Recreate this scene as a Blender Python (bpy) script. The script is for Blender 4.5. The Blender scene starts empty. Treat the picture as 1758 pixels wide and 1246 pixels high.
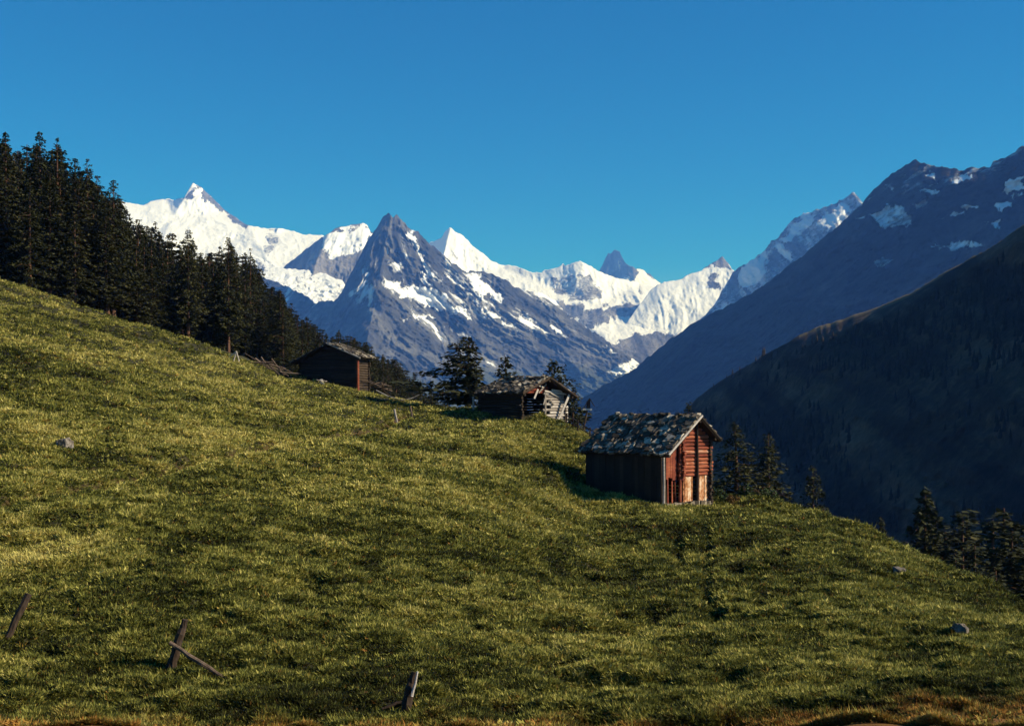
import bpy, math, random
import numpy as np
from mathutils import Vector, Matrix, Euler

S = bpy.context.scene
COL = S.collection
F, CX, HZ = 2122.0, 879.0, 690.0          # focal length in photo pixels, principal column, eye-level row
rad = math.radians

# ------------------------------------------------------------------ numpy noise
def _h(ix, iy, iz, seed):
    n = (ix.astype(np.int64) * 374761393 + iy.astype(np.int64) * 668265263 + iz.astype(np.int64) * 2147483647 + seed * 1274126177) & 0xffffffff
    n = ((n ^ (n >> 13)) * 1274126177) & 0xffffffff
    n = ((n ^ (n >> 16)) * 2246822519) & 0xffffffff
    return ((n ^ (n >> 15)) & 0xffffff) / float(0xffffff)
def vn(x, y, z=None, seed=0):
    x = np.asarray(x, float); y = np.asarray(y, float)
    z = np.zeros_like(x) if z is None else np.asarray(z, float)
    x0 = np.floor(x); y0 = np.floor(y); z0 = np.floor(z)
    fx = x - x0; fy = y - y0; fz = z - z0
    fx = fx * fx * fx * (fx * (fx * 6 - 15) + 10); fy = fy * fy * fy * (fy * (fy * 6 - 15) + 10); fz = fz * fz * (3 - 2 * fz)
    def c(a, b, d): return _h(x0 + a, y0 + b, z0 + d, seed)
    def l(a, b, t): return a + (b - a) * t
    r0 = l(l(c(0, 0, 0), c(1, 0, 0), fx), l(c(0, 1, 0), c(1, 1, 0), fx), fy)
    r1 = l(l(c(0, 0, 1), c(1, 0, 1), fx), l(c(0, 1, 1), c(1, 1, 1), fx), fy)
    return l(r0, r1, fz) * 2 - 1
def fbm(x, y, z=None, oct=4, seed=0, gain=.5):
    s = 0; a = 1.0; f = 1.0
    for o in range(oct):
        s = s + a * vn(x * f, y * f, None if z is None else z * f, seed + o * 17); a *= gain; f *= 2.03
    return s
def ridged(x, y, z=None, oct=5, seed=0, gain=.5):
    s = 0; a = 1.0; f = 1.0
    for o in range(oct):
        s = s + a * (1 - 2 * np.abs(vn(x * f, y * f, None if z is None else z * f, seed + o * 31))); a *= gain; f *= 2.07
    return s
def itp(x, pts):
    p = np.array(pts, float); return np.interp(x, p[:, 0], p[:, 1])

# ------------------------------------------------------------------ mesh helpers
class MB:
    def __init__(s): s.v = []; s.f = []; s.t = []
    def add(s, vs, fs, tint=.5):
        b = len(s.v); s.v += [tuple(v) for v in vs]; s.f += [tuple(i + b for i in q) for q in fs]; s.t += [tint] * len(vs)
    def box(s, c, sz, m=None, tint=.5, jit=0, rng=None):
        hx, hy, hz = sz[0] / 2, sz[1] / 2, sz[2] / 2
        vs = []
        for z in (-hz, hz):
            for (x, y) in ((-hx, -hy), (hx, -hy), (hx, hy), (-hx, hy)):
                p = Vector((x, y, z))
                if jit: p += Vector((rng.uniform(-jit, jit), rng.uniform(-jit, jit), rng.uniform(-jit, jit) * .3))
                if m is not None: p = m @ p
                vs.append(p + Vector(c))
        s.add(vs, [(3, 2, 1, 0), (4, 5, 6, 7), (0, 1, 5, 4), (1, 2, 6, 5), (2, 3, 7, 6), (3, 0, 4, 7)], tint)
    def tube(s, pts, rs, n=8, tint=.5, squash=1.0, rng=None, rough=0):
        pts = [Vector(p) for p in pts]; vs = []; fs = []
        for i, p in enumerate(pts):
            d = (pts[min(i + 1, len(pts) - 1)] - pts[max(i - 1, 0)]).normalized()
            u = d.cross(Vector((0, 0, 1)))
            if u.length < .05: u = d.cross(Vector((1, 0, 0)))
            u.normalize(); w = u.cross(d)
            for k in range(n):
                a = 2 * math.pi * (k + .5) / n
                r = rs[i] * (1 + (rng.uniform(-rough, rough) if rough else 0))
                vs.append(p + u * (math.cos(a) * r) + w * (math.sin(a) * r * squash))
        for i in range(len(pts) - 1):
            for k in range(n):
                fs.append((i * n + k, i * n + (k + 1) % n, (i + 1) * n + (k + 1) % n, (i + 1) * n + k))
        fs.append(tuple(range(n - 1, -1, -1))); fs.append(tuple(range((len(pts) - 1) * n, len(pts) * n)))
        s.add(vs, fs, tint)
    def mesh(s, name, mat):
        me = bpy.data.meshes.new(name); me.from_pydata(s.v, [], s.f); me.update()
        a = me.attributes.new('tint', 'FLOAT', 'POINT'); a.data.foreach_set('value', np.array(s.t, np.float32))
        me.materials.append(mat); return me
    def build(s, name, mat, parent=None, label=None):
        o = bpy.data.objects.new(name, s.mesh(name, mat)); COL.objects.link(o)
        if parent is not None: o.parent = parent
        if label: o['label'] = label
        return o
def np_mesh(name, V, Q, mat, attrs=None, smooth=False):
    me = bpy.data.meshes.new(name)
    k = Q.shape[1]; n = len(Q)
    me.vertices.add(len(V)); me.vertices.foreach_set('co', np.ascontiguousarray(V, np.float32).ravel())
    me.loops.add(n * k); me.loops.foreach_set('vertex_index', np.ascontiguousarray(Q, np.int32).ravel())
    me.polygons.add(n); me.polygons.foreach_set('loop_start', np.arange(0, n * k, k, dtype=np.int32))
    me.polygons.foreach_set('loop_total', np.full(n, k, np.int32))
    if smooth: me.polygons.foreach_set('use_smooth', np.ones(n, bool))
    for an, av in (attrs or {}).items():
        a = me.attributes.new(an, 'FLOAT', 'POINT'); a.data.foreach_set('value', np.ascontiguousarray(av, np.float32).ravel())
    me.materials.append(mat); me.update(calc_edges=True); me.validate(); return me
def grid_quads(nc, nr):
    i = np.arange(nc - 1)[:, None] * nr + np.arange(nr - 1)[None, :]
    return np.stack([i, i + nr, i + nr + 1, i + 1], -1).reshape(-1, 4)
def link(name, me, parent=None):
    o = bpy.data.objects.new(name, me); COL.objects.link(o)
    if parent is not None: o.parent = parent
    return o
def tag(o, label=None, cat=None, group=None, kind=None):
    if label: o['label'] = label
    if cat: o['category'] = cat
    if group: o['group'] = group
    if kind: o['kind'] = kind
    return o
def thing(name, label, cat, loc=(0, 0, 0), rz=0, group=None):
    o = bpy.data.objects.new(name, None); COL.objects.link(o); o.empty_display_size = .3
    o.location = loc; o.rotation_euler = (0, 0, rz)
    return tag(o, label, cat, group)

# ------------------------------------------------------------------ materials
def mat_new(name, rough=.9, spec=.2):
    m = bpy.data.materials.new(name); m.use_nodes = True; nt = m.node_tree
    b = nt.nodes['Principled BSDF']; b.inputs['Roughness'].default_value = rough; b.inputs['Specular IOR Level'].default_value = spec
    return m, nt, b
def nd(nt, typ, **kw):
    n = nt.nodes.new(typ)
    for k, v in kw.items():
        if k in n.inputs: n.inputs[k].default_value = v
        else: setattr(n, k, v)
    return n
def ramp(nt, src, stops):
    r = nt.nodes.new('ShaderNodeValToRGB'); e = r.color_ramp.elements
    e[0].position = stops[0][0]; e[0].color = (*stops[0][1], 1); e[1].position = stops[-1][0]; e[1].color = (*stops[-1][1], 1)
    for p, c in stops[1:-1]:
        x = e.new(p); x.color = (*c, 1)
    nt.links.new(src, r.inputs[0]); return r.outputs[0]
def mth(nt, op, a, b=None, clamp=False):
    n = nt.nodes.new('ShaderNodeMath'); n.operation = op; n.use_clamp = clamp
    for i, x in enumerate((a, b)):
        if x is None: continue
        if isinstance(x, (int, float)): n.inputs[i].default_value = x
        else: nt.links.new(x, n.inputs[i])
    return n.outputs[0]
def mix(nt, fac, a, b, typ='MIX'):
    n = nt.nodes.new('ShaderNodeMix'); n.data_type = 'RGBA'; n.blend_type = typ
    for i, x in ((0, fac), (6, a), (7, b)):
        if isinstance(x, (int, float)): n.inputs[i].default_value = x
        elif isinstance(x, tuple): n.inputs[i].default_value = (*x, 1)
        else: nt.links.new(x, n.inputs[i])
    return n.outputs[2]
def coords(nt, scale, kind='Object'):
    t = nt.nodes.new('ShaderNodeTexCoord'); mp = nt.nodes.new('ShaderNodeMapping'); mp.inputs['Scale'].default_value = scale
    nt.links.new(t.outputs[kind], mp.inputs[0]); return mp.outputs[0]
def noise(nt, vec, scale, detail=4, rough=.6):
    n = nd(nt, 'ShaderNodeTexNoise', Scale=scale, Detail=detail, Roughness=rough); nt.links.new(vec, n.inputs['Vector']); return n.outputs[0]
def bump(nt, b, h, strength, dist):
    n = nd(nt, 'ShaderNodeBump', Strength=strength, Distance=dist); nt.links.new(h, n.inputs['Height']); nt.links.new(n.outputs[0], b.inputs['Normal'])
def attr(nt, name):
    a = nt.nodes.new('ShaderNodeAttribute'); a.attribute_name = name; return a.outputs['Fac']

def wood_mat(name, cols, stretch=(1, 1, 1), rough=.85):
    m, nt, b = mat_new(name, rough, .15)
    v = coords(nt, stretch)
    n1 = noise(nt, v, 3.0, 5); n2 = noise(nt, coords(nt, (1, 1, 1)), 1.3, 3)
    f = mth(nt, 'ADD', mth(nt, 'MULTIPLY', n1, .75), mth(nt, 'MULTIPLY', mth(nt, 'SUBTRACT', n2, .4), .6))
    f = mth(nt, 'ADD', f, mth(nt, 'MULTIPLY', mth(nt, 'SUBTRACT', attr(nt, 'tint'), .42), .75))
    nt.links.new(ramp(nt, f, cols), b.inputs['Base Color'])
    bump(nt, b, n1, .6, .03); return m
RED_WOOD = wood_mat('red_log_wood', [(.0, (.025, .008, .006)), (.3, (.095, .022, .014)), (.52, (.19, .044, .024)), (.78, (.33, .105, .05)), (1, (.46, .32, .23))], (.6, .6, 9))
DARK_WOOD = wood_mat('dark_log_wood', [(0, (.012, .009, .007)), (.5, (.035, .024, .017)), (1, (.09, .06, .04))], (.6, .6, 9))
PALE_WOOD = wood_mat('bleached_wood', [(0, (.05, .04, .033)), (.4, (.20, .165, .14)), (.7, (.40, .35, .31)), (1, (.62, .56, .5))], (2, 2, 6))
WARM_PALE = wood_mat('sunbleached_boards', [(.15, (.08, .025, .012)), (.35, (.40, .17, .07)), (.52, (.62, .46, .32)), (1, (.80, .72, .62))], (2.6, 2.6, 1.6))
POST_WOOD = wood_mat('weathered_post_wood', [(0, (.015, .010, .008)), (.5, (.055, .036, .025)), (1, (.19, .135, .10))], (4, 4, 1))
BARK = wood_mat('bark', [(0, (.03, .016, .01)), (.5, (.10, .05, .03)), (1, (.24, .12, .07))], (5, 5, 1))

def slab_mat():
    m, nt, b = mat_new('roof_stone', .8, .3)
    v = coords(nt, (1, 1, 1)); n1 = noise(nt, v, 6, 5); n2 = noise(nt, v, 1.5, 3)
    f = mth(nt, 'ADD', mth(nt, 'MULTIPLY', attr(nt, 'tint'), .75), mth(nt, 'MULTIPLY', mth(nt, 'SUBTRACT', n1, .45), .6))
    nt.links.new(ramp(nt, f, [(0, (.016, .011, .007)), (.35, (.05, .037, .025)), (.6, (.18, .145, .105)), (1, (.72, .63, .50))]), b.inputs['Base Color'])
    bump(nt, b, n1, .5, .03); return m
SLAB = slab_mat()
def boulder_mat():
    m, nt, b = mat_new('boulder_stone', .9, .2)
    v = coords(nt, (1, 1, 1)); n1 = noise(nt, v, 4, 6)
    nt.links.new(ramp(nt, n1, [(.25, (.04, .033, .028)), (.5, (.14, .115, .095)), (.78, (.38, .34, .30))]), b.inputs['Base Color'])
    bump(nt, b, n1, .7, .08); return m
BOULDER = boulder_mat()
def needle_mat(name, stops, trans=.12):
    m, nt, b = mat_new(name, .8, .15)
    oi = nt.nodes.new('ShaderNodeObjectInfo')
    f = mth(nt, 'ADD', mth(nt, 'MULTIPLY', attr(nt, 'tint'), .8), mth(nt, 'MULTIPLY', oi.outputs['Random'], .25))
    c = ramp(nt, f, stops); nt.links.new(c, b.inputs['Base Color'])
    t = nt.nodes.new('ShaderNodeBsdfTranslucent'); nt.links.new(c, t.inputs['Color'])
    mx = nt.nodes.new('ShaderNodeMixShader'); mx.inputs[0].default_value = trans
    nt.links.new(b.outputs[0], mx.inputs[1]); nt.links.new(t.outputs[0], mx.inputs[2])
    nt.links.new(mx.outputs[0], nt.nodes['Material Output'].inputs[0]); return m
NEEDLE = needle_mat('conifer_needles', [(0, (.008, .009, .003)), (.5, (.028, .031, .010)), (1, (.085, .074, .026))])
FARWOOD = needle_mat('far_needles', [(0, (.012, .008, .004)), (.5, (.030, .021, .011)), (1, (.08, .055, .03))], .05)
PINE = needle_mat('pine_needles', [(0, (.008, .011, .006)), (.5, (.026, .030, .014)), (1, (.075, .07, .03))])
LEAF = needle_mat('bush_leaves', [(0, (.012, .022, .008)), (.5, (.035, .055, .018)), (1, (.09, .10, .035))], .2)
DRYLEAF = needle_mat('dry_bush_leaves', [(0, (.06, .035, .012)), (.5, (.18, .11, .035)), (1, (.34, .22, .08))], .2)

def grass_mat(name, trans, stops):
    m, nt, b = mat_new(name, .85, .15)
    v = coords(nt, (1, 1, 1))
    n1 = noise(nt, v, .22, 4); n2 = noise(nt, v, 2.2, 5, .7); n3 = noise(nt, v, 9, 3)
    f = mth(nt, 'ADD', mth(nt, 'MULTIPLY', mth(nt, 'SUBTRACT', n1, .5), .9), mth(nt, 'MULTIPLY', mth(nt, 'SUBTRACT', n2, .5), .7))
    f = mth(nt, 'ADD', f, mth(nt, 'MULTIPLY', mth(nt, 'SUBTRACT', n3, .5), .4))
    f = mth(nt, 'ADD', f, attr(nt, 'tint'))
    c = ramp(nt, f, stops); c = mix(nt, attr(nt, 'dry'), c, (.42, .17, .035))  # orange for dry tufts, bare soil and the painted near-edge glow
    nt.links.new(c, b.inputs['Base Color'])
    if trans:
        t = nt.nodes.new('ShaderNodeBsdfTranslucent'); nt.links.new(c, t.inputs['Color'])
        mx = nt.nodes.new('ShaderNodeMixShader'); mx.inputs[0].default_value = trans
        nt.links.new(b.outputs[0], mx.inputs[1]); nt.links.new(t.outputs[0], mx.inputs[2])
        nt.links.new(mx.outputs[0], nt.nodes['Material Output'].inputs[0])
    else: bump(nt, b, n2, .8, .1)
    return m
GRASS_STOPS = [(0, (.020, .019, .005)), (.25, (.056, .063, .012)), (.5, (.175, .176, .033)), (.75, (.35, .318, .070)), (1, (.56, .47, .15))]
TURF_STOPS = [(0, (.012, .012, .006)), (.25, (.032, .029, .012)), (.5, (.085, .075, .024)), (.75, (.17, .14, .045)), (1, (.3, .24, .09))]
GRASS = grass_mat('alpine_grass', .2, GRASS_STOPS)
TURF = grass_mat('turf', 0, TURF_STOPS)

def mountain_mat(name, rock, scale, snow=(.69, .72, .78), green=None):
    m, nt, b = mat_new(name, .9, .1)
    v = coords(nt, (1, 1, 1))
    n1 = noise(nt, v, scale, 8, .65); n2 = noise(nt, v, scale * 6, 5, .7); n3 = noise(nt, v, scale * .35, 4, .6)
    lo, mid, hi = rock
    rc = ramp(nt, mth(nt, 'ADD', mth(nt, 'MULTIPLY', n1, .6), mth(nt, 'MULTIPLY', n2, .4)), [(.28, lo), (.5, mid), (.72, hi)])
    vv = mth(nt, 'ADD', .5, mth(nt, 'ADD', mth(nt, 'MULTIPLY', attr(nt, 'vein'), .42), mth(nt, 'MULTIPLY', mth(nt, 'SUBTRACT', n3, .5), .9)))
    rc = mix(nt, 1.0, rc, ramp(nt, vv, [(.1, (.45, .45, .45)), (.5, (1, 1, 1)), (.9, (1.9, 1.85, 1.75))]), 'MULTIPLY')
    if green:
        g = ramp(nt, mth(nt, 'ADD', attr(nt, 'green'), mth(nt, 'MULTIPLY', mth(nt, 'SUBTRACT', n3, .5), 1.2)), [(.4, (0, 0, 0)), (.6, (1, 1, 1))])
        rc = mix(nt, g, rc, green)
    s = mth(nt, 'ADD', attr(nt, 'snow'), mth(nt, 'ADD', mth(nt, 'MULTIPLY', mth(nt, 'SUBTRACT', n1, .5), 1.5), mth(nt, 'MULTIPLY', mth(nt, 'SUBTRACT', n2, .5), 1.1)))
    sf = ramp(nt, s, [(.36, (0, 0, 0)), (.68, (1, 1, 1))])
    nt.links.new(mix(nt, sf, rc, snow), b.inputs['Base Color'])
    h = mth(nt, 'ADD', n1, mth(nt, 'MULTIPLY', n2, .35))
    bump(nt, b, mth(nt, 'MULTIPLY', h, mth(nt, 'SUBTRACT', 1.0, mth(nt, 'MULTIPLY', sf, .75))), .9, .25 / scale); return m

# ------------------------------------------------------------------ camera, sun, sky
cam = bpy.data.cameras.new('camera'); co = bpy.data.objects.new('camera', cam); COL.objects.link(co)
co.location = (0, 0, 0); co.rotation_euler = (rad(90), 0, 0)
cam.sensor_width = 36; cam.lens = 36 * F / 1758; cam.shift_y = (HZ - 623) / 1758
cam.clip_start = .1; cam.clip_end = 60000; S.camera = co
SUN_EL = 30.0; sv = Vector((.99, -.135, 0)).normalized() * math.cos(rad(SUN_EL)) + Vector((0, 0, math.sin(rad(SUN_EL))))
sl = bpy.data.lights.new('sun', 'SUN'); so = bpy.data.objects.new('sun', sl); COL.objects.link(so)
so.rotation_euler = sv.to_track_quat('Z', 'Y').to_euler(); sl.energy = 5.0; sl.angle = rad(.53); sl.color = (1, .93, .81)
w = bpy.data.worlds.new('World'); S.world = w; w.use_nodes = True; nt = w.node_tree
sky = nt.nodes.new('ShaderNodeTexSky'); sky.sky_type = 'NISHITA'; sky.sun_disc = False; sky.sun_elevation = rad(SUN_EL)
sky.sun_rotation = math.atan2(sv.x, sv.y); sky.altitude = 2000; sky.air_density = 1.0; sky.dust_density = 0.0; sky.ozone_density = 5.0
hs = nt.nodes.new('ShaderNodeHueSaturation'); hs.inputs['Saturation'].default_value = 1.55; hs.inputs['Hue'].default_value = .497
nt.links.new(sky.outputs[0], hs.inputs['Color'])
bg = nt.nodes['Background']; bg.inputs[1].default_value = .077; nt.links.new(hs.outputs[0], bg.inputs[0])
S.view_settings.view_transform = 'Standard'; S.view_settings.look = 'None'; S.view_settings.exposure = .58; S.view_settings.gamma = 1
S.cycles.use_denoising = True; S.cycles.volume_bounces = 0; S.cycles.max_bounces = 6; S.cycles.transparent_max_bounces = 8

# ------------------------------------------------------------------ far mountains
def plane_Y(a, b, anchor, n):
    px, py, Y = anchor; aa = (px - CX) / F; bb = (HZ - py) / F
    c = (n[0] * aa + n[1] + n[2] * bb) * Y
    den = n[0] * a + n[1] + n[2] * b
    return c / np.minimum(den, -.10)
def smax(a, b, k): return .5 * (a + b + np.sqrt((a - b) ** 2 + k * k))
def smin(a, b, k): return .5 * (a + b - np.sqrt((a - b) ** 2 + k * k))
def sdpoly(X, Yp, poly):
    P = np.array(poly, float); n = len(P); d = np.full(X.shape, 1e9); ins = np.zeros(X.shape, bool)
    for i in range(n):
        x1, y1 = P[i]; x2, y2 = P[(i + 1) % n]; ex, ey = x2 - x1, y2 - y1
        t = np.clip(((X - x1) * ex + (Yp - y1) * ey) / (ex * ex + ey * ey + 1e-9), 0, 1)
        d = np.minimum(d, np.hypot(X - x1 - t * ex, Yp - y1 - t * ey))
        c = ((y1 > Yp) != (y2 > Yp)); xx = ex * (Yp - y1) / (ey if abs(ey) > 1e-9 else 1e-9) + x1
        ins ^= c & (X < xx)
    return np.where(ins, d, -d)
GRIDS = {}
def mountain(name, label, skyp, base, solids, mat, step=1.6, vstep=1.7, jag=2.5, jagl=9, amp=90, wl=420, snow0=None, snows=(), rocks_and_shade=(), green=None, seed=1, rnd=20, roundtop=None, edge=7.0, ang=None, an=(1, .38), gain=.6, stk=.22, fine=.16):
    k_ = {'wooded_mountain': 1.0, 'shaded_mountain': 1.05}.get(name, 1.4)
    solids = [[((A_[0], A_[1], A_[2] * k_), n_) for A_, n_ in so_] for so_ in solids]; amp, wl, rnd = amp * k_, wl * k_, rnd * k_
    px = np.arange(skyp[0][0], skyp[-1][0] + .1, step); nc = len(px)
    sk = itp(px, skyp); sk = sk + jag * (fbm(px / jagl, px * 0 + seed, oct=3, seed=seed) * .6 + .35 * vn(px / (jagl * .33), px * 0 + 3.3, seed=seed + 5))
    bs = itp(px, base); nr = int(max((bs - sk).max() / vstep, 20))
    v = np.linspace(0, 1, nr)
    PX = np.repeat(px[:, None], nr, 1); PY = sk[:, None] + (bs - sk)[:, None] * v[None, :]
    a = (PX - CX) / F; b = (HZ - PY) / F
    Y = None
    for sol in solids:
        ys = None
        for anc, n in sol:
            p = plane_Y(a, b, anc, n); ys = p if ys is None else smax(ys, p, rnd)
        Y = ys if Y is None else smin(Y, ys, rnd)
    X = a * Y; Z = b * Y
    th = np.radians(itp(px, ang or [(0, -90)]))[:, None] + 0 * X
    x0, z0 = X[nc // 2, 0], Z[nc // 2, 0]
    al = (X - x0) * np.cos(th) + (Z - z0) * np.sin(th); ac_ = -(X - x0) * np.sin(th) + (Z - z0) * np.cos(th)
    wx = .13 * fbm(X / wl * .8, Z / wl * .8, oct=3, seed=seed + 3)
    d = ridged(ac_ / wl * an[0] + wx, al / wl * an[1] + wx, Y / wl * .3, oct=6, seed=seed, gain=gain) - .3
    streak = fbm(ac_ / wl * 6.5 + wx, al / wl * 1.5, oct=4, seed=seed + 21, gain=.7)
    d = d + fine * ridged(X / wl * 5.5, Z / wl * 5.5, Y / wl * 3, oct=3, seed=seed + 77, gain=.7)
    d2 = fbm(X / wl * .4, Z / wl * .4, Y / wl * .3, oct=2, seed=seed + 9)
    fade = .35 + .65 * np.clip((PY - sk[:, None]) / 25, 0, 1)
    Y = Y - amp * d * fade - amp * .9 * d2 * fade
    if roundtop is not None:
        R, vv, rng_ = roundtop
        k = itp(px, rng_)[:, None] * np.clip(1 - (PY - sk[:, None]) / vv, 0, 1) ** 1.6
        Y = Y + R * k
    X = a * Y; Z = b * Y
    sn = (-1.5 + 0 * PX) if snow0 is None else snow0(PX, PY)
    PXw = PX + 5.5 * fbm(PX / 13, PY / 13, oct=4, seed=seed + 41, gain=.65); PYw = PY + 4.5 * fbm(PX / 13, PY / 13, oct=4, seed=seed + 57, gain=.65)
    sn = sn + stk * streak
    for poly, val in snows:
        sn = np.maximum(sn, np.clip(.5 + sdpoly(PXw, PYw, poly) / edge, -1, val))
    for poly, val in rocks_and_shade:
        sn = np.minimum(sn, np.clip(.5 - sdpoly(PXw, PYw, poly) / edge, val, 9))
    gr = np.zeros_like(PX) if green is None else green(PX, PY)
    # far side and foot of the massif, down to the valley
    Yc, Zc, ac = Y[:, 0], Z[:, 0], a[:, 0]
    def row(dy, z): return np.stack([ac * (Yc + dy), Yc + dy, z], -1)
    q = (Zc + 530)
    back = [row(q * 1.3, Zc * 0 - 530), row(q * .6, Zc - q * .55), row(q * .15, Zc - q * .17)]
    Yb, Zb = Y[:, -1], Z[:, -1]
    foot = [np.stack([X[:, -1], Yb - (Zb + 530) * .8, Zb * 0 - 530], -1)] if Zb.max() > -500 else []
    V = np.stack([X, Y, Z], -1)
    V = np.concatenate([np.stack(back, 1), V] + ([np.stack(foot, 1)] if foot else []), 1)
    nb, nf = len(back), len(foot)
    pad = lambda A: np.concatenate([np.repeat(A[:, :1], nb, 1), A] + ([np.repeat(A[:, -1:], nf, 1)] if nf else []), 1)
    tot = V.shape[1]
    me = np_mesh(name, V.reshape(-1, 3), grid_quads(nc, tot)[:, ::-1], mat, {'snow': pad(sn), 'green': pad(gr), 'vein': pad(streak)}, smooth=False)
    me.polygons.foreach_set('use_smooth', np.ones(len(me.polygons), bool))
    o = link(name, me); tag(o, label, 'mountain', None, 'structure'); GRIDS[name] = (px, PY, X, Y, Z); return o

ICE = mountain_mat('snow_and_ice', ((.05, .055, .065), (.10, .10, .11), (.18, .175, .17)), .0043)
CRAG = mountain_mat('grey_crag', ((.025, .028, .032), (.065, .068, .07), (.15, .15, .145)), .0043, green=(.05, .06, .04))
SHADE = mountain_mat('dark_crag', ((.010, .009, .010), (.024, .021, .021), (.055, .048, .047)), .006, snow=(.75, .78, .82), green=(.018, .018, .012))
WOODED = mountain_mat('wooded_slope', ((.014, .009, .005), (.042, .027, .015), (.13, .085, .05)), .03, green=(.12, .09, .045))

# left snow peak with its glacier
mountain('snow_peak', 'tall white snow peak with a hooked summit above the dark forest',
    [(90, 372), (150, 352), (200, 345), (220, 347), (245, 352), (262, 344), (275, 341), (300, 343), (316, 339), (323, 327), (331, 314), (345, 322), (365, 340), (385, 360), (420, 384), (440, 390), (465, 392), (485, 393), (520, 402), (556, 404), (575, 430), (640, 500)],
    [(90, 600), (640, 600)],
    [[((331, 314, 11000), (.42, -.58, .70)), ((331, 314, 11000), (-.5, -.5, .70))],
     [((478, 391, 10500), (.48, -.5, .72)), ((478, 391, 10500), (-.62, -.4, .68))],
     [((500, 442, 9800), (.12, -.36, .92))]], ICE, jag=1.6, amp=55, wl=480, seed=3, fine=.07, ang=[(0, -60)], edge=9,
    snow0=lambda x, y: 1.35 + 0 * x, rocks_and_shade=[([(338, 318), (352, 322), (400, 362), (435, 386), (420, 388), (380, 362), (350, 338)], .25), ([(325, 322), (333, 320), (331, 338), (320, 342)], .35), ([(455, 400), (472, 398), (470, 425), (460, 440)], .62), ([(470, 470), (560, 470), (575, 485), (490, 482)], .6)])  # summit and saddle patches put shade into the snow mask, the rest rock
# rounded shoulder peak
mountain('shoulder_peak', 'rounded snow shoulder with a shaded blue left flank beside the dark pyramid',
    [(470, 480), (490, 455), (520, 432), (545, 412), (556, 406), (575, 393), (600, 388), (615, 384), (622, 381), (630, 386), (636, 397), (645, 402), (660, 420), (690, 470)],
    [(470, 490), (690, 620)],
    [[((563, 402, 8200), (-.62, -.42, .66)), ((563, 402, 8200), (.38, -.55, .74))]], ICE, jag=2.2, amp=60, wl=400, seed=8,
    snow0=lambda x, y: -.3 + 0 * x, snows=[([(560, 406), (600, 387), (631, 383), (638, 402), (625, 428), (605, 440), (572, 443), (553, 425)], 1.5)], rocks_and_shade=[([(600, 390), (612, 388), (600, 405)], .2)])
mountain('glacier', 'broken white glacier tongue hanging below the rounded snow shoulder',
    [(415, 430), (440, 440), (465, 453), (490, 461), (530, 464), (560, 470), (588, 482), (600, 500)], [(415, 570), (600, 570)],
    [[((500, 470, 7700), (.10, -.40, .91))]], ICE, jag=2, amp=40, wl=180, seed=71, an=(.6, 1), ang=[(0, -60)], stk=.35, snow0=lambda x, y: .95 + 0 * x)
# central rocky pyramid with its long right-hand ridge and lower slopes
def c_snow(x, y):
    return np.clip(.07 - np.abs(y - 480) / 260, -1.1, .06) + .14 * np.clip((x - 640) / 60, 0, 1)
mountain('rocky_pyramid', 'dark rocky pyramid mountain with snow bands in the middle of the range',
    [(420, 452), (440, 462), (455, 476), (480, 487), (510, 500), (540, 519), (560, 515), (575, 515), (586, 504), (596, 482), (610, 455), (625, 425), (640, 402), (655, 380), (662, 370), (668, 366), (675, 373), (681, 366), (690, 378), (705, 392), (715, 395), (725, 408), (740, 420), (755, 431), (775, 450), (790, 461), (803, 465), (833, 468), (864, 480), (895, 499), (921, 500), (941, 508), (957, 522), (982, 547), (1021, 570), (1041, 586), (1072, 604), (1085, 614), (1110, 640), (1140, 680), (1200, 730)],
    [(420, 720), (700, 760), (1200, 800)],
    [[((672, 366, 6500), (-.62, -.43, .66)), ((672, 366, 6500), (.58, -.44, .68))],
     [((895, 499, 7000), (.35, -.50, .79)), ((880, 490, 7000), (-.55, -.45, .70))],
     [((545, 517, 6350), (-.30, -.52, .80)), ((610, 517, 6350), (.30, -.5, .8))]], CRAG, jag=4.0, jagl=9, amp=105, wl=320, seed=14, snow0=c_snow, rnd=12, stk=.62, ang=[(420, -115), (600, -105), (670, -80), (740, -50), (900, -36), (1100, -32)],
    green=lambda x, y: np.clip((y - 600) / 90, 0, .9), rocks_and_shade=[([(630, 412), (655, 378), (670, 360), (684, 362), (700, 384), (704, 402), (690, 412), (668, 408), (655, 440), (630, 460)], .22)],
    snows=[([(656, 478), (690, 489), (720, 493), (750, 498), (775, 520), (806, 540), (808, 549), (770, 537), (740, 531), (700, 513), (668, 494)], 1.4),
           ([(655, 395), (672, 388), (668, 412), (660, 420)], .62), ([(700, 392), (716, 398), (720, 432), (708, 425)], .85), ([(662, 450), (690, 450), (680, 468)], .75), ([(724, 470), (738, 468), (740, 492), (728, 488)], .7),
           ([(800, 468), (828, 472), (842, 495), (866, 512), (860, 517), (832, 505), (822, 520)], 1.2), ([(830, 525), (850, 540), (890, 562), (880, 562), (840, 545)], .8), ([(945, 560), (962, 566), (980, 580), (976, 582), (950, 570)], 1.0),
           ([(685, 545), (698, 546), (695, 554)], .8), ([(706, 527), (730, 542), (752, 546), (745, 550), (715, 542)], .8), ([(765, 560), (800, 570), (815, 580), (790, 577)], .62), ([(1035, 640), (1090, 615), (1105, 612), (1090, 638), (1040, 642)], .8), ([(978, 544), (1000, 542), (992, 556)], 1.2), ([(890, 535), (915, 545), (925, 552), (900, 546)], .8), ([(1040, 596), (1055, 603), (1050, 605)], .9)])
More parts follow.
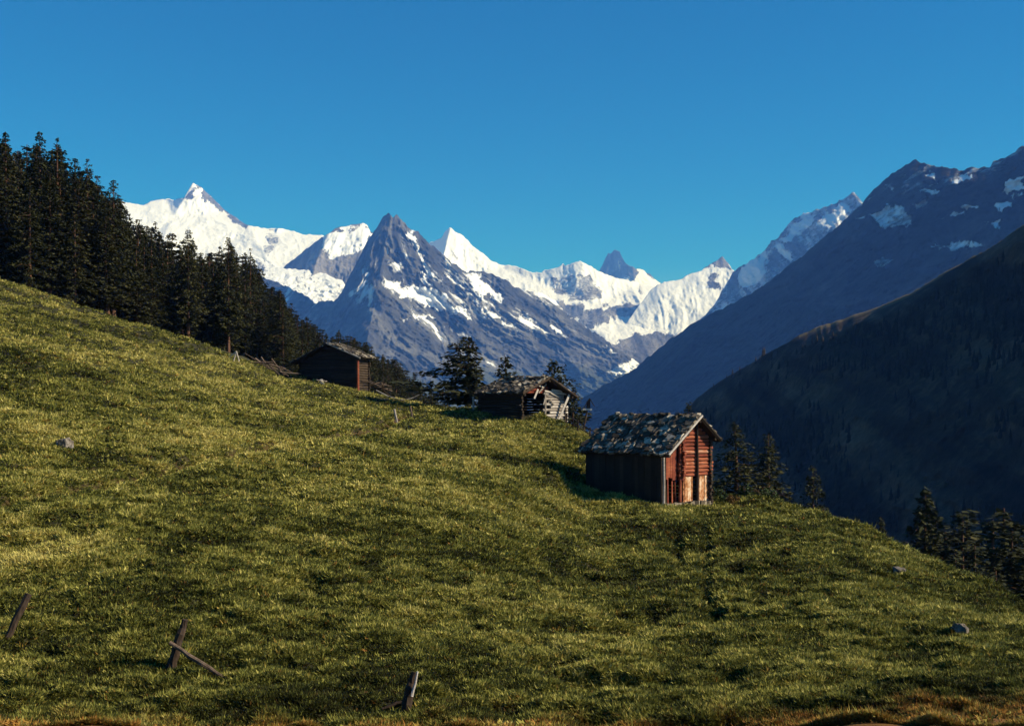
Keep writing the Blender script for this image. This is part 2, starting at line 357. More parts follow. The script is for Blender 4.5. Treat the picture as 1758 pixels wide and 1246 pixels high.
# white icy range behind
mountain('ice_range', 'bright white glacier range behind the rocky pyramid',
    [(690, 450), (735, 418), (745, 413), (757, 408), (766, 396), (772, 390), (777, 394), (790, 402), (810, 420), (840, 445), (860, 455), (885, 456), (910, 466), (928, 467), (945, 462), (963, 456), (966, 450), (970, 457), (985, 450), (996, 447), (1010, 455), (1028, 466), (1060, 478), (1085, 482), (1110, 488), (1140, 497), (1180, 508), (1240, 520)],
    [(690, 620), (1240, 620)],
    [[((773, 390, 10500), (-.72, -.34, .60)), ((773, 390, 10500), (.45, -.52, .72))],
     [((996, 447, 10100), (-.30, -.55, .78)), ((1012, 455, 10100), (.48, -.46, .74))],
     [((1080, 560, 9000), (.10, -.32, .94))]], ICE, jag=2.0, amp=60, wl=380, seed=22, fine=.06, stk=.3, rnd=30,
    snow0=lambda x, y: 1.15 + 0 * x,
    rocks_and_shade=[([(945, 480), (1000, 470), (1030, 500), (1036, 512), (990, 516), (955, 503)], .5), ([(955, 518), (1005, 526), (1000, 545), (965, 538)], .2), ([(985, 548), (1010, 533), (1060, 524), (1105, 525), (1120, 534), (1085, 541), (1052, 543), (1040, 556), (1010, 562)], .25), ([(1040, 596), (1090, 576), (1160, 568), (1200, 575), (1200, 640), (1030, 640)], -.6)])  # last patch puts the shade over the moraine rock into the mask
# far horn
mountain('rock_horn', 'dark rock horn rising behind the white glacier range',
    [(1015, 490), (1028, 468), (1035, 454), (1041, 441), (1044, 434), (1049, 435), (1053, 430), (1064, 431), (1067, 440), (1073, 449), (1080, 456), (1092, 460), (1105, 463), (1120, 475), (1132, 485), (1155, 500)],
    [(1015, 560), (1155, 560)],
    [[((1086, 456, 14000), (-.52, -.5, .69)), ((1086, 456, 14000), (.5, -.5, .7))]], CRAG, jag=2.0, jagl=6, stk=.4, amp=60, wl=420, seed=31, edge=5,
    snow0=lambda x, y: -.25 + 0 * x, snows=[([(1086, 458), (1105, 462), (1140, 488), (1140, 510), (1105, 505), (1098, 485)], 1.4), ([(1020, 480), (1060, 476), (1100, 482), (1120, 520), (1020, 520)], 1.2)])
# small peak right of the glacier
mountain('snow_dome', 'small snow dome with a dark rock tip right of the glacier',
    [(1050, 588), (1075, 556), (1100, 520), (1116, 500), (1130, 487), (1145, 483), (1165, 480), (1185, 470), (1205, 464), (1213, 457), (1224, 451), (1232, 446), (1240, 439), (1246, 447), (1252, 455), (1257, 463), (1275, 478), (1310, 510)],
    [(1050, 592), (1310, 592)],
    [[((1180, 471, 9500), (-.05, -.6, .79)), ((1240, 440, 9500), (.4, -.52, .75))]], ICE, jag=1.5, amp=32, wl=340, seed=37, fine=.06,
    snow0=lambda x, y: 1.2 + 0 * x, rocks_and_shade=[([(1208, 458), (1240, 436), (1258, 464), (1232, 458)], -.4), ([(1215, 475), (1230, 470), (1235, 500), (1222, 490)], .3)])
# long ridge with shaded snow
mountain('ridge_peak', 'long snowy ridge climbing to a sharp tip left of the shaded mountain',
    [(1190, 560), (1225, 525), (1245, 490), (1258, 468), (1268, 459), (1285, 450), (1300, 440), (1315, 428), (1325, 412), (1335, 409), (1345, 394), (1358, 379), (1375, 370), (1395, 362), (1412, 357), (1430, 350), (1448, 341), (1465, 330), (1473, 340), (1480, 349), (1500, 358), (1540, 420)],
    [(1190, 640), (1540, 640)],
    [[((1268, 459, 7600), (.16, -.6, .78)), ((1264, 459, 7600), (-.68, -.36, .64))],
     [((1360, 400, 7350), (-.56, -.40, .72)), ((1464, 330, 7300), (.5, -.4, .75))]], ICE, jag=3.0, jagl=7, amp=50, wl=300, seed=41, ang=[(1190, -60), (1350, -70), (1540, -120)],
    snow0=lambda x, y: .45 + 0 * x,
    snows=[([(1272, 458), (1322, 430), (1325, 440), (1312, 470), (1285, 497), (1268, 492), (1262, 475)], 1.5), ([(1326, 416), (1350, 424), (1372, 444), (1360, 447), (1335, 433)], 1.3), ([(1340, 412), (1362, 386), (1402, 366), (1392, 386), (1370, 402), (1350, 416)], 1.1), ([(1400, 380), (1450, 350), (1462, 360), (1420, 400)], .85)],
    rocks_and_shade=[([(1250, 480), (1264, 464), (1266, 500), (1240, 510)], -.2), ([(1320, 420), (1340, 396), (1352, 384), (1340, 408)], -.1)])
# big shaded mountain on the right
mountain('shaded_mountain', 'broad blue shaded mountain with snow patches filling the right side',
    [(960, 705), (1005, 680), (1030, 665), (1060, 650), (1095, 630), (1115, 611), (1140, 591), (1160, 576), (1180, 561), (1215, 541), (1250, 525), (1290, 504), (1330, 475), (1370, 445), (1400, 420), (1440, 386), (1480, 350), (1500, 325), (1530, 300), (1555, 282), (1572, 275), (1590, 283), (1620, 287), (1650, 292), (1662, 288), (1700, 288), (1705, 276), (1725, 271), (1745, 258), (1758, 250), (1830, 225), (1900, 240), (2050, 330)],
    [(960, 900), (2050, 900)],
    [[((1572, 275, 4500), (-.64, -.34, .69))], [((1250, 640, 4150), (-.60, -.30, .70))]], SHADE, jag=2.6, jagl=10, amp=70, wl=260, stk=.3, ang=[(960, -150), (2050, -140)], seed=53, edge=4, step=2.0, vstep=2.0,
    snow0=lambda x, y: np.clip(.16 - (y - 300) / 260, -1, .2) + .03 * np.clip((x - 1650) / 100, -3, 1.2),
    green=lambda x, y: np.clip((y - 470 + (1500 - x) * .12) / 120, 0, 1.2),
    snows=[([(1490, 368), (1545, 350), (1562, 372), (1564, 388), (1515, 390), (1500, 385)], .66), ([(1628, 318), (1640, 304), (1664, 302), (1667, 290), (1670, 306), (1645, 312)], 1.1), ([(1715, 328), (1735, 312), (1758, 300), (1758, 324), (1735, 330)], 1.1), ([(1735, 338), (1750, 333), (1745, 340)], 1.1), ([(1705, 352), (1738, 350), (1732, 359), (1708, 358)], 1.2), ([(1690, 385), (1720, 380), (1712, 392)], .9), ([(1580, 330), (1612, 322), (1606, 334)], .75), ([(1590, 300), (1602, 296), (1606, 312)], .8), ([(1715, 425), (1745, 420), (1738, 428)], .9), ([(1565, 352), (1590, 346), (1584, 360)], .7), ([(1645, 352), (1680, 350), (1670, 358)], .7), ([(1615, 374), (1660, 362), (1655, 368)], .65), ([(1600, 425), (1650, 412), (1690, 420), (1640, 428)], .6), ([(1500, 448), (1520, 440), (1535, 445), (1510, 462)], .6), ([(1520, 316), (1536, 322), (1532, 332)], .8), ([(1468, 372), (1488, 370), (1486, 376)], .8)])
# near dark wooded mountain
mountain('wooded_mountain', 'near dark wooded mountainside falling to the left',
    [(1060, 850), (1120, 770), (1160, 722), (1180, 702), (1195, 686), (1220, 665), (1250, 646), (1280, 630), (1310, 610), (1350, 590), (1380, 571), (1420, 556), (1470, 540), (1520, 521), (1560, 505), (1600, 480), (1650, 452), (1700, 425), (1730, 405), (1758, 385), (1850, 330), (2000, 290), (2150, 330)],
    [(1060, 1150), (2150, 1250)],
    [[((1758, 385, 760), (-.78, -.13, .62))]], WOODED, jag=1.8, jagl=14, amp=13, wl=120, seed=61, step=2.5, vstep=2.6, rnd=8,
    green=lambda x, y: np.clip(.9 - np.abs(y - itp(x, [(1060, 850), (1180, 702), (1280, 630), (1380, 571), (1470, 540), (1560, 505), (1650, 452), (1758, 385), (2150, 330)])) / np.where((x > 1370) & (x < 1620), 14, 7), 0, 1) * np.where((x > 1370), 1, 0),  # pale crest grass, its top-lit brightness put into the colour
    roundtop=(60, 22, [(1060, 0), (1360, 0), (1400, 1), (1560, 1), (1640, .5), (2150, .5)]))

# valley floor sheet, out to the horizon
vm, nt, b = mat_new('valley_ground', .95, .1)
nt.links.new(ramp(nt, noise(nt, coords(nt, (1, 1, 1)), .004, 6), [(.35, (.02, .026, .012)), (.65, (.06, .06, .03))]), b.inputs['Base Color'])
mb = MB(); mb.add([(-30000, -3000, -528), (30000, -3000, -528), (30000, 40000, -528), (-30000, 40000, -528)], [(0, 1, 2, 3)])
tag(mb.build('valley_floor', vm), 'valley floor between the mountains', None, None, 'structure')

# ------------------------------------------------------------------ meadow
CREST = [(-420, 380), (-300, 405), (0, 484), (100, 515), (200, 546), (300, 578), (400, 608), (500, 644), (560, 658), (620, 669), (700, 690), (740, 696), (780, 704), (830, 704), (870, 703), (920, 711), (960, 722), (1000, 738), (1030, 755), (1060, 775), (1100, 800), (1150, 829), (1200, 846), (1260, 851), (1300, 854), (1350, 866), (1400, 873), (1450, 889), (1500, 914), (1550, 940), (1600, 965), (1650, 990), (1700, 1014), (1758, 1040), (1900, 1110), (2080, 1205), (2250, 1300)]
CTRL = {-420: [(1246, 24), (1000, 34), (850, 44), (700, 60), (550, 86), (380, 142)],
        0: [(1246, 24), (1130, 28.5), (1000, 35.5), (850, 47), (750, 60), (650, 79), (560, 103), (484, 135)],
        400: [(1246, 24), (1130, 29.3), (1000, 37.5), (850, 52), (750, 70), (680, 93), (608, 127)],
        620: [(1246, 24), (1130, 29.8), (1000, 39), (850, 55), (750, 77), (669, 127)],
        800: [(1246, 24), (1130, 30.3), (1000, 41), (850, 59), (760, 82), (704, 112)],
        900: [(1246, 24), (1130, 31), (1000, 43.5), (850, 67), (770, 87), (707, 105)],
        1000: [(1246, 24), (1130, 31.8), (1000, 46), (848, 80), (790, 88), (738, 97)],
        1140: [(1246, 24), (1130, 32), (1000, 47), (862, 76), (826, 85)],
        1300: [(1246, 23.5), (1130, 31.5), (1000, 46.5), (920, 60), (854, 80)],
        1500: [(1246, 22.5), (1130, 31), (1000, 46.5), (914, 66)],
        1758: [(1246, 21), (1130, 31.5), (1040, 48)],
        2080: [(1246, 21), (1205, 26)], 2250: [(1340, 15), (1300, 20)]}
PXC = np.arange(-420, 2250.1, 3.0); NCOL = len(PXC); NQ = 420
crest = itp(PXC, CREST)
crest = np.convolve(np.pad(crest, 6, mode='reflect', reflect_type='odd'), np.hanning(15)[1:-1] / np.hanning(15)[1:-1].sum(), 'same')[6:-6]
q = np.linspace(0, 1, NQ) ** 1.0
ck = sorted(CTRL); LY = []
for k in ck:
    c = CTRL[k]; cy = c[-1][0]; b0 = c[0][0]
    fr = np.array([(b0 - p) / (b0 - cy) for p, _ in c]); ly = np.log([y for _, y in c])
    d = np.interp(q, fr, ly); ker = np.hanning(75); ker /= ker.sum()
    LY.append(np.convolve(np.pad(d, 40, mode='reflect', reflect_type='odd'), ker, 'same')[40:-40])
LY = np.array(LY)
LYc = np.stack([np.interp(PXC, ck, LY[:, j]) for j in range(NQ)], 1)
ker = np.hanning(41); ker /= ker.sum()
LYc = np.stack([np.convolve(np.pad(LYc[:, j], 22, mode='edge'), ker, 'same')[22:-22] for j in range(NQ)], 1)
bot = np.maximum(1246, crest + 45)
PYg = bot[:, None] + (crest - bot)[:, None] * q[None, :]
Yg = np.exp(LYc); Zg = (HZ - PYg) / F * Yg
# near apron under the camera
nearT = np.array([.06, .2, .35, .5, .65, .78, .9]); Y0 = Yg[:, :1]; h0 = -Zg[:, :1]
Yn = Y0 * nearT; Zn = -(1.7 + (h0 - 1.7) * nearT ** 1.2)
# far side of the crest
c1 = itp(PXC, [(-420, .02), (500, .022), (600, .035), (700, .06), (760, .13), (830, .34), (950, .55), (1100, .6), (2250, .62)])
dY = np.array([1, 2.5, 4.5, 7, 10, 14, 19, 25, 32, 40, 50, 62, 76, 92, 110, 130, 155, 185, 220, 260, 310, 380, 470, 600])
Ycr = Yg[:, -1:]; sc = ((crest - HZ) / F)[:, None]
Yf = Ycr + dY[None, :]; Zf = -(sc * Yf + c1[:, None] * dY[None, :] ** 2 / (dY[None, :] + 14))
YY = np.concatenate([Yn, Yg, Yf], 1); ZZ = np.concatenate([Zn, Zg, Zf], 1)
XX = (PXC[:, None] - CX) / F * YY
NB = len(nearT)
def bumps(x, y):
    z = .26 * fbm(x / 9, y / 9, oct=2, seed=4) + .10 * fbm(x / 2.2, y / 2.2, oct=3, seed=9)
    pit = fbm(x / 1.3 + 40, y / 1.7, oct=3, seed=61); z -= .34 * np.clip(pit - .30, 0, .6) * (.5 + .5 * np.clip(fbm(x / 7, y / 7, seed=62) + .3, 0, 1))
    z += .07 * vn(x / .45, y / .45, seed=12) + .06 * vn(x / 1.1, y / 1.1, seed=14)
    z += .10 * ridged(x / 5 + .35 * y / 5, y / 16, oct=2, seed=77) * .5
    return z
ZZ = ZZ + np.where(YY < 130, .17 * vn(ZZ * 1.15 + .5 * vn(XX / 9, YY / 9, seed=2), XX / 30, seed=88), 0)
ZZ = ZZ + bumps(XX, YY) * np.clip(YY / 20, .2, 1.0) * np.where(np.arange(YY.shape[1])[None, :] < NB + NQ, 1.0, .6)
def px_of(x, y): return CX + F * x / y
def groove(pts, width, depth, ymin=1):
    """a worn path or hollow: pts are (px, py) on the meadow, width and depth in metres"""
    global ZZ
    P = []
    for (px, py) in pts:
        i = int(round((px - PXC[0]) / 3)); Y = float(np.interp(-py, -PYg[i], Yg[i])); P.append(((px - CX) / F * Y, Y))
    dmin = np.full(XX.shape, 1e9)
    for (x1, y1), (x2, y2) in zip(P[:-1], P[1:]):
        ex, ey = x2 - x1, y2 - y1; t = np.clip(((XX - x1) * ex + (YY - y1) * ey) / (ex * ex + ey * ey), 0, 1)
        dmin = np.minimum(dmin, np.hypot(XX - x1 - t * ex, YY - y1 - t * ey))
    k = np.exp(-(dmin / width) ** 2)
    ZZ = ZZ - depth * k
    return k
bare = np.zeros_like(XX)
bare = np.maximum(bare, .6 * groove([(0, 868), (120, 838), (300, 800), (420, 778), (540, 755), (640, 735), (700, 712)], .45, .42))
bare = np.maximum(bare, .35 * groove([(30, 800), (180, 800), (260, 800)], .5, .25))
bare = np.maximum(bare, 1.0 * groove([(512, 750), (535, 751), (556, 748)], .55, .75))
bare = np.maximum(bare, .35 * groove([(560, 748), (610, 744), (640, 738)], .5, .3))
bare = np.maximum(bare, .6 * groove([(1209, 905), (1217, 935), (1211, 965), (1214, 1000), (1211, 1030), (1224, 1055), (1236, 1072)], .26, .24))
bare = np.maximum(bare, .4 * groove([(1160, 925), (1168, 960), (1165, 990)], .35, .3))
bare = np.maximum(bare, .3 * groove([(1480, 1040), (1530, 1075), (1590, 1100)], .4, .2))
bare = np.maximum(bare, .2 * groove([(990, 975), (1060, 968), (1130, 972)], .5, .35))
bare = np.maximum(bare, .2 * groove([(1020, 1090), (1090, 1080), (1130, 1060)], .8, .4))
bare = np.maximum(bare, .9 * groove([(1600, 1222), (1640, 1226)], .35, .3))
nrow = YY.shape[1]
edge_glow = np.clip((24.6 + 1.1 * fbm(XX / 1.5, YY / 1.5, oct=3, seed=5) - YY) / 1.6, 0, 1) * .5  # orange near strip, an edge glow put into the turf colour
tintg = .20 + .06 * fbm(XX / 12, YY / 12, oct=2, seed=19) - .12 * bare
dry_glow = np.maximum(edge_glow * .7, bare * .22)
me = np_mesh('meadow', np.stack([XX, YY, ZZ], -1).reshape(-1, 3), grid_quads(NCOL, nrow)[:, ::-1], TURF, {'tint': tintg, 'dry': dry_glow}, smooth=True)
tag(link('meadow', me), 'sunlit sloping alpine meadow', 'meadow', None, 'structure')

def gz(x, y):
    c = (px_of(x, y) - PXC[0]) / 3.0; i = int(min(max(math.floor(c), 0), NCOL - 2)); t = min(max(c - i, 0), 1)
    return float(np.interp(y, YY[i], ZZ[i]) * (1 - t) + np.interp(y, YY[i + 1], ZZ[i + 1]) * t)
def on_meadow(px, py):
    i = int(round((px - PXC[0]) / 3)); Y = float(np.interp(-py, -PYg[i], Yg[i])); x = (px - CX) / F * Y
    return Vector((x, Y, gz(x, Y)))
def at(px, py, Y): return Vector(((px - CX) / F * Y, Y, (HZ - py) / F * Y))
def at_ground(px, Y):
    x = (px - CX) / F * Y; return Vector((x, Y, gz(x, Y)))

# grass: tufts of blades over the whole visible meadow
HUTS_KEEP = []      # (origin, rz, x0, x1, y0, y1) footprints kept free of grass
def grass_field(n, seed):
    R = np.random.default_rng(seed)
    cpx = R.uniform(-40, 1810, n); ci = (cpx - PXC[0]) / 3.0; i0 = np.floor(ci).astype(int); tc = ci - i0
    # uniform in the picture rows, slightly denser far away
    rq = R.uniform(-.02, 1.005, n) * (NQ - 1) + NB; rq = np.clip(rq, NB - 2, NB + NQ + 2); j0 = np.floor(rq).astype(int); tr = rq - j0
    def s(A): return ((A[i0, j0] * (1 - tr) + A[i0, j0 + 1] * tr) * (1 - tc) + (A[i0 + 1, j0] * (1 - tr) + A[i0 + 1, j0 + 1] * tr) * tc)
    x, y, z, br = s(XX), s(YY), s(ZZ), s(bare)
    keep = R.uniform(0, 1, n) > br * .8
    for (o, rz, a0, a1, b0, b1) in HUTS_KEEP:
        dx, dy = x - o[0], y - o[1]; lx = dx * math.cos(rz) + dy * math.sin(rz); ly = -dx * math.sin(rz) + dy * math.cos(rz)
        keep &= ~((lx > a0) & (lx < a1) & (ly > b0) & (ly < b1))
    x, y, z = x[keep], y[keep], z[keep]; n = len(x)
    clump = fbm(x / .8, y / .8, oct=3, seed=33, gain=.6); big = fbm(x / 8, y / 8, oct=3, seed=34); mid = fbm(x / 2.4, y / 2.4, oct=2, seed=35)
    keep2 = R.uniform(-.6, .45, n) < np.maximum(clump * 1.1 + mid * .45 + .22, -.1)
    x, y, z, clump, big, mid = x[keep2], y[keep2], z[keep2], clump[keep2], big[keep2], mid[keep2]; n = len(x)
    K = 6
    far = np.minimum(np.clip(y / 40, .45, 3) ** .85, 1.75)
    herb = R.random(n) < .72                        # broad-leaved herbs among the grass
    ln = (.10 + .10 * R.random(n) + .07 * np.clip(clump, 0, 1)) * (.32 + .70 * far) * np.where(herb, .85, 1.1)
    wid = np.where(herb, .022 + .030 * R.random(n), .009 + .012 * R.random(n)) * far * 1.3
    lift = .12 * np.clip(clump + .5 * mid + .2, 0, 1.2)
    low = np.clip((x + 2 + 3 * big) / 12, 0, 1) * np.clip((52 - y) / 18, 0, 1)
    tint = np.clip(.43 - .10 * low + .19 * R.standard_normal(n) + .19 * clump + .22 * big + .15 * mid + np.clip((879 - px_of(x, y)) / 6000, -.06, .1) * np.clip(y / 60, 0, 1.2), .02, 1)
    dry = np.clip((24.9 + 1.6 * fbm(x / 1.2, y / 1.2, oct=3, seed=5) - y) / 1.6, 0, 1) * R.random(n) ** 1.5 * .85  # near-edge orange imitates the same glow in the blade colour
    dry = np.maximum(dry, (R.random(n) > .97) * R.random(n) * .6)
    V = np.empty((n, K, 3, 3), np.float32)
    for k in range(K):
        az = R.uniform(0, 2 * np.pi, n); ax, ay = np.cos(az), np.sin(az); f = R.uniform(.55, 1.05, n) * ln
        el = np.where(herb, R.uniform(.05, .9, n), R.uniform(.45, 1.35, n)); ch, sh = np.cos(el), np.sin(el)
        o_ = R.uniform(0, .10, n) * far; bx = x + ax * o_; by = y + ay * o_; bz = z + lift * R.uniform(.2, 1, n)
        tw = az + np.pi / 2 + R.uniform(-.7, .7, n); wx, wy = np.cos(tw) * wid, np.sin(tw) * wid; wz = R.uniform(-.6, .6, n) * wid
        V[:, k, 0] = np.stack([bx - wx, by - wy, bz - wz - .01], -1); V[:, k, 1] = np.stack([bx + wx, by + wy, bz + wz - .01], -1)
        V[:, k, 2] = np.stack([bx + ax * f * ch, by + ay * f * ch, bz + f * sh], -1)
    ta = np.repeat(np.clip(tint[:, None] + R.normal(0, .10, (n, K)), 0, 1)[:, :, None], 3, 2); da = np.repeat(np.repeat(dry[:, None], K, 1)[:, :, None], 3, 2)
    me = np_mesh('grass', V.reshape(-1, 3), np.arange(n * K * 3).reshape(-1, 3), GRASS, {'tint': ta, 'dry': da})
    tag(link('grass', me), 'tufty green and yellow grass covering the slope', 'grass', None, 'stuff')

# ------------------------------------------------------------------ huts
def frame_z(rz): return Matrix.Rotation(rz, 3, 'Z')
def log_wall_x(mb, rng, x0, x1, y, h0, h1, dia=.24, over=.22, tints=None, top=None):
    h = h0 + dia / 2; k = 0
    while h < h1:
        xa, xb = (x0, x1) if top is None else top(h)
        if xb - xa > .3:
            r = dia * .485 * rng.uniform(.92, 1.08); o = over if top is None or (xa <= x0 + .01) else 0
            o2 = over if top is None or (xb >= x1 - .01) else 0
            t = rng.uniform(.25, .75) if tints is None else tints(h, rng)
            n = 5; pts = [(xa - o * rng.uniform(.6, 1.2) + (xb - xa + o + o2) * i / n, y + rng.uniform(-.02, .02), h + rng.uniform(-.012, .012)) for i in range(n + 1)]
            mb.tube(pts, [r * rng.uniform(.93, 1.05) for _ in pts], 8, t, 1.02)
        h += dia; k += 1
def log_wall_y(mb, rng, y0, y1, x, h0, h1, dia=.24, over=.22, tints=None):
    h = h0
    while h < h1:
        r = dia * .485 * rng.uniform(.92, 1.08); t = rng.uniform(.2, .7) if tints is None else tints(h, rng); n = 5
        oa, ob = over * rng.uniform(.6, 1.3), over * rng.uniform(.6, 1.2)
        pts = [(x + rng.uniform(-.02, .02), y0 - oa + (y1 - y0 + oa + ob) * i / n, h + rng.uniform(-.012, .012)) for i in range(n + 1)]
        mb.tube(pts, [r * rng.uniform(.93, 1.05) for _ in pts], 8, t, 1.02); h += dia
def slab_slope(mb, rng, e0, e1, r0, r1, size=.5, thick=.055, tilt=.14, bright=.35, gaps=.03):
    """lay stone slabs on the slope eave e0-e1 / ridge r0-r1 in overlapping courses"""
    e0, e1, r0, r1 = map(Vector, (e0, e1, r0, r1)); up = ((r0 + r1) - (e0 + e1)) * .5; along = (e1 - e0)
    L = up.length; W = along.length; n = along.normalized().cross(up.normalized())
    if n.z < 0: n = -n
    rows = max(2, int(L / (size * .52)))
    for i in range(rows):
        f = (i + .35) / rows; a = e0.lerp(r0, f); b = e1.lerp(r1, f); pos = -.05
        while pos < W - .05:
            w = size * rng.uniform(.55, 1.5); d = size * rng.uniform(.75, 1.25)
            if rng.random() > gaps:
                c = a.lerp(b, min(max((pos + w / 2) / W, .02), .99)) + n * (thick * rng.uniform(.6, 2.2) + .03)
                xa = along.normalized(); ya = up.normalized()
                M = Matrix((xa, ya, n)).transposed() @ Euler((rng.gauss(-.07, tilt * .6), rng.gauss(0, tilt), rng.gauss(0, .09))).to_matrix()
                t = rng.uniform(.15, .6) if rng.random() > bright else rng.uniform(.6, 1.0)
                m = rng.choice((4, 4, 4, 5, 6)); vs = []
                base = []
                for kk in range(m):
                    an = 2 * math.pi * (kk + rng.uniform(.36, .64)) / m
                    base.append(Vector((math.cos(an) * w * .62, math.sin(an) * d * .62, 0)))
                th = thick * rng.uniform(.7, 1.6)
                for zz in (-th / 2, th / 2): vs += [M @ (p + Vector((0, 0, zz))) + c for p in base]
                fs = [tuple(range(m - 1, -1, -1)), tuple(range(m, 2 * m))] + [(kk, (kk + 1) % m, (kk + 1) % m + m, kk + m) for kk in range(m)]
                mb.add(vs, fs, t)
            pos += w * .82
def deck(mb, e0, e1, r0, r1, th=.09, tint=.35):
    P = [Vector(p) for p in (e0, e1, r1, r0)]; n = (P[1] - P[0]).cross(P[3] - P[0]).normalized()
    if n.z < 0: n = -n
    vs = [p - n * th for p in P] + P
    mb.add(vs, [(3, 2, 1, 0), (4, 5, 6, 7), (0, 1, 5, 4), (1, 2, 6, 5), (2, 3, 7, 6), (3, 0, 4, 7)], tint)

def main_hut():
    rng = random.Random(11)
    o = at(1138, 861, 75.0); rz = math.atan2(.667, .745); LEN = 6.6; B0 = -.55
    t = thing('log_barn', 'weathered red log barn with a stone slab roof and sunlit gable end', 'barn', o, rz)
    HUTS_KEEP.append((o, rz, -.1, 4.6, -.1, LEN))
    apex_x, apex_h, le, lh, re, rh = 2.85, 5.08, -.18, 2.80, 4.78, 3.62
    def roof_at(x): return lh + (apex_h - lh) * (x - le) / (apex_x - le) if x < apex_x else apex_h + (rh - apex_h) * (x - apex_x) / (re - apex_x)
    X0, X1 = 1.72, 4.36
    # log room front wall, logs shortened under the roof
    def top(h):
        xa, xb = X0, X1
        hh = h + .18
        if hh > roof_at(X0): xa = max(xa, le + (hh - lh) / (apex_h - lh) * (apex_x - le))
        if hh > roof_at(X1): xb = min(xb, apex_x + (hh - apex_h) / (rh - apex_h) * (re - apex_x))
        return xa, xb
    bands = [.42, .55, .5, .7, .62, .5, .78, .55, .72, .66, .82, .5, .58, .45, .6, .75, .5, .55]
    f = MB(); log_wall_x(f, rng, X0, X1, .0, 1.42, 5.2, .232, .24, lambda h, r: bands[int((h - 1.4) / .232) % len(bands)] * (1.0 if h < 2.8 else .9) + (.22 if h < 2.4 else 0) + r.uniform(-.22, .2), top)
    f.build('log_wall', RED_WOOD, t)
    # pale boards below the log room
    p = MB()
    x = X0 + .1
    while x < X1 - .1:
        wd = rng.uniform(.2, .34); mid = abs(x + wd / 2 - 3.02) < .22
        if not mid: p.box((x + wd / 2, rng.uniform(-.03, .03), .66 + rng.uniform(-.05, .05)), (wd * .95, .05, 1.62), Euler((0, rng.uniform(-.02, .02), 0)).to_matrix(), rng.uniform(-.05, .5))
        x += wd
    p.build('lower_boards', WARM_PALE, t, 'sunbleached pale lower boards')
    for xx in (3.02,):
        q = MB(); q.tube([(xx, -.16, -.5), (xx + .02, -.17, 2.2), (xx - .02, -.16, 4.75)], [.10, .095, .08], 8, .15); q.build('post', DARK_WOOD, t)
    # side and rear walls
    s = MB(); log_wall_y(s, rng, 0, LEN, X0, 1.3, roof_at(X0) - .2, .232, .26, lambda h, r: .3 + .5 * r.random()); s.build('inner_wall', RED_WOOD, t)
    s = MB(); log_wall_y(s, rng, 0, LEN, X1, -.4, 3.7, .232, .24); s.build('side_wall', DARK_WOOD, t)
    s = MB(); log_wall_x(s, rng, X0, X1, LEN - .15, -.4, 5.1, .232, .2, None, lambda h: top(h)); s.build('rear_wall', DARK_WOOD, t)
    # lean-to under the long left slope
    s = MB()
    y = .12
    while y < LEN:
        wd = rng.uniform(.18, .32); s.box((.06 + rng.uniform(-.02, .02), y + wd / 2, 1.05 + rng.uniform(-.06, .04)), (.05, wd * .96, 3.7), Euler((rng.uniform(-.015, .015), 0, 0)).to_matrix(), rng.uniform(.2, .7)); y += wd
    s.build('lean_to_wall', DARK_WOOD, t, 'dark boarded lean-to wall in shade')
    s = MB(); x = .38
    while x < 1.30:
        wd = rng.uniform(.16, .24); bt = 1.35 + rng.uniform(-.12, .08); tp = roof_at(x + wd / 2) - .16
        s.box((x + wd / 2, .10 + rng.uniform(-.02, .02), (bt + tp) / 2), (wd * .94, .045, tp - bt), None, rng.uniform(.38, .66)); x += wd
    for xx in (.62, 1.02, 1.34): s.box((xx, .16, .45), (.11, .06, 1.9), Euler((0, rng.uniform(-.06, .06), 0)).to_matrix(), rng.uniform(.4, .75))
    s.build('plank_panel', RED_WOOD, t, 'red plank panel with open slats below')
    s = MB(); s.box((.5, .55, .4), (1.0, .06, 2.2), None, .2); s.build('inner_boards', DARK_WOOD, t)
    for xx, dd in ((.05, .08), (1.55, .10)):
        q = MB(); q.tube([(xx, -.02, -.5), (xx + .02, -.03, 1.2), (xx, -.02, roof_at(xx) - .12)], [dd, dd * .95, dd * .9], 7, .62); q.build('post', PALE_WOOD if xx < 1 else RED_WOOD, t)
    # foundation stones
    s = MB()
    for k in range(16):
        x = .2 + 4.3 * k / 16; s.box((x, -.05 + rng.uniform(-.06, .06), -.33 + rng.uniform(-.05, .05)), (.36, .4, .42), Euler((rng.uniform(-.1, .1), rng.uniform(-.1, .1), rng.uniform(-.3, .3))).to_matrix(), rng.uniform(.3, .9), .04, rng)
    s.build('foundation', SLAB, t)
    # roof
    y0, y1 = -.62, LEN + .25
    d = MB(); deck(d, (le, y0, lh), (le, y1, lh), (apex_x, y0, apex_h), (apex_x, y1, apex_h)); deck(d, (re, y0, rh), (re, y1, rh), (apex_x, y0, apex_h), (apex_x, y1, apex_h))
    roof = d.build('roof', DARK_WOOD, t)
    s = MB(); slab_slope(s, rng, (le, y0, lh), (le, y1, lh), (apex_x, y0, apex_h), (apex_x, y1, apex_h), .44, .09, .2, .45)
    slab_slope(s, rng, (re, y0, rh), (re, y1, rh), (apex_x, y0, apex_h), (apex_x, y1, apex_h), .4, .06, .2, .3)
    for k in range(26):
        s.box((apex_x + rng.uniform(-.15, .15), y0 + .3 + (y1 - y0 - .5) * rng.random(), apex_h + .10 + rng.uniform(0, .14)), (.34 * rng.uniform(.5, 1.2), .3 * rng.uniform(.5, 1.3), .10 * rng.uniform(.7, 1.8)), Euler((rng.uniform(-.3, .3), rng.uniform(-.3, .3), rng.uniform(0, 3))).to_matrix(), rng.uniform(.3, .95), .05, rng)
    s.build('roof_slabs', SLAB, roof)
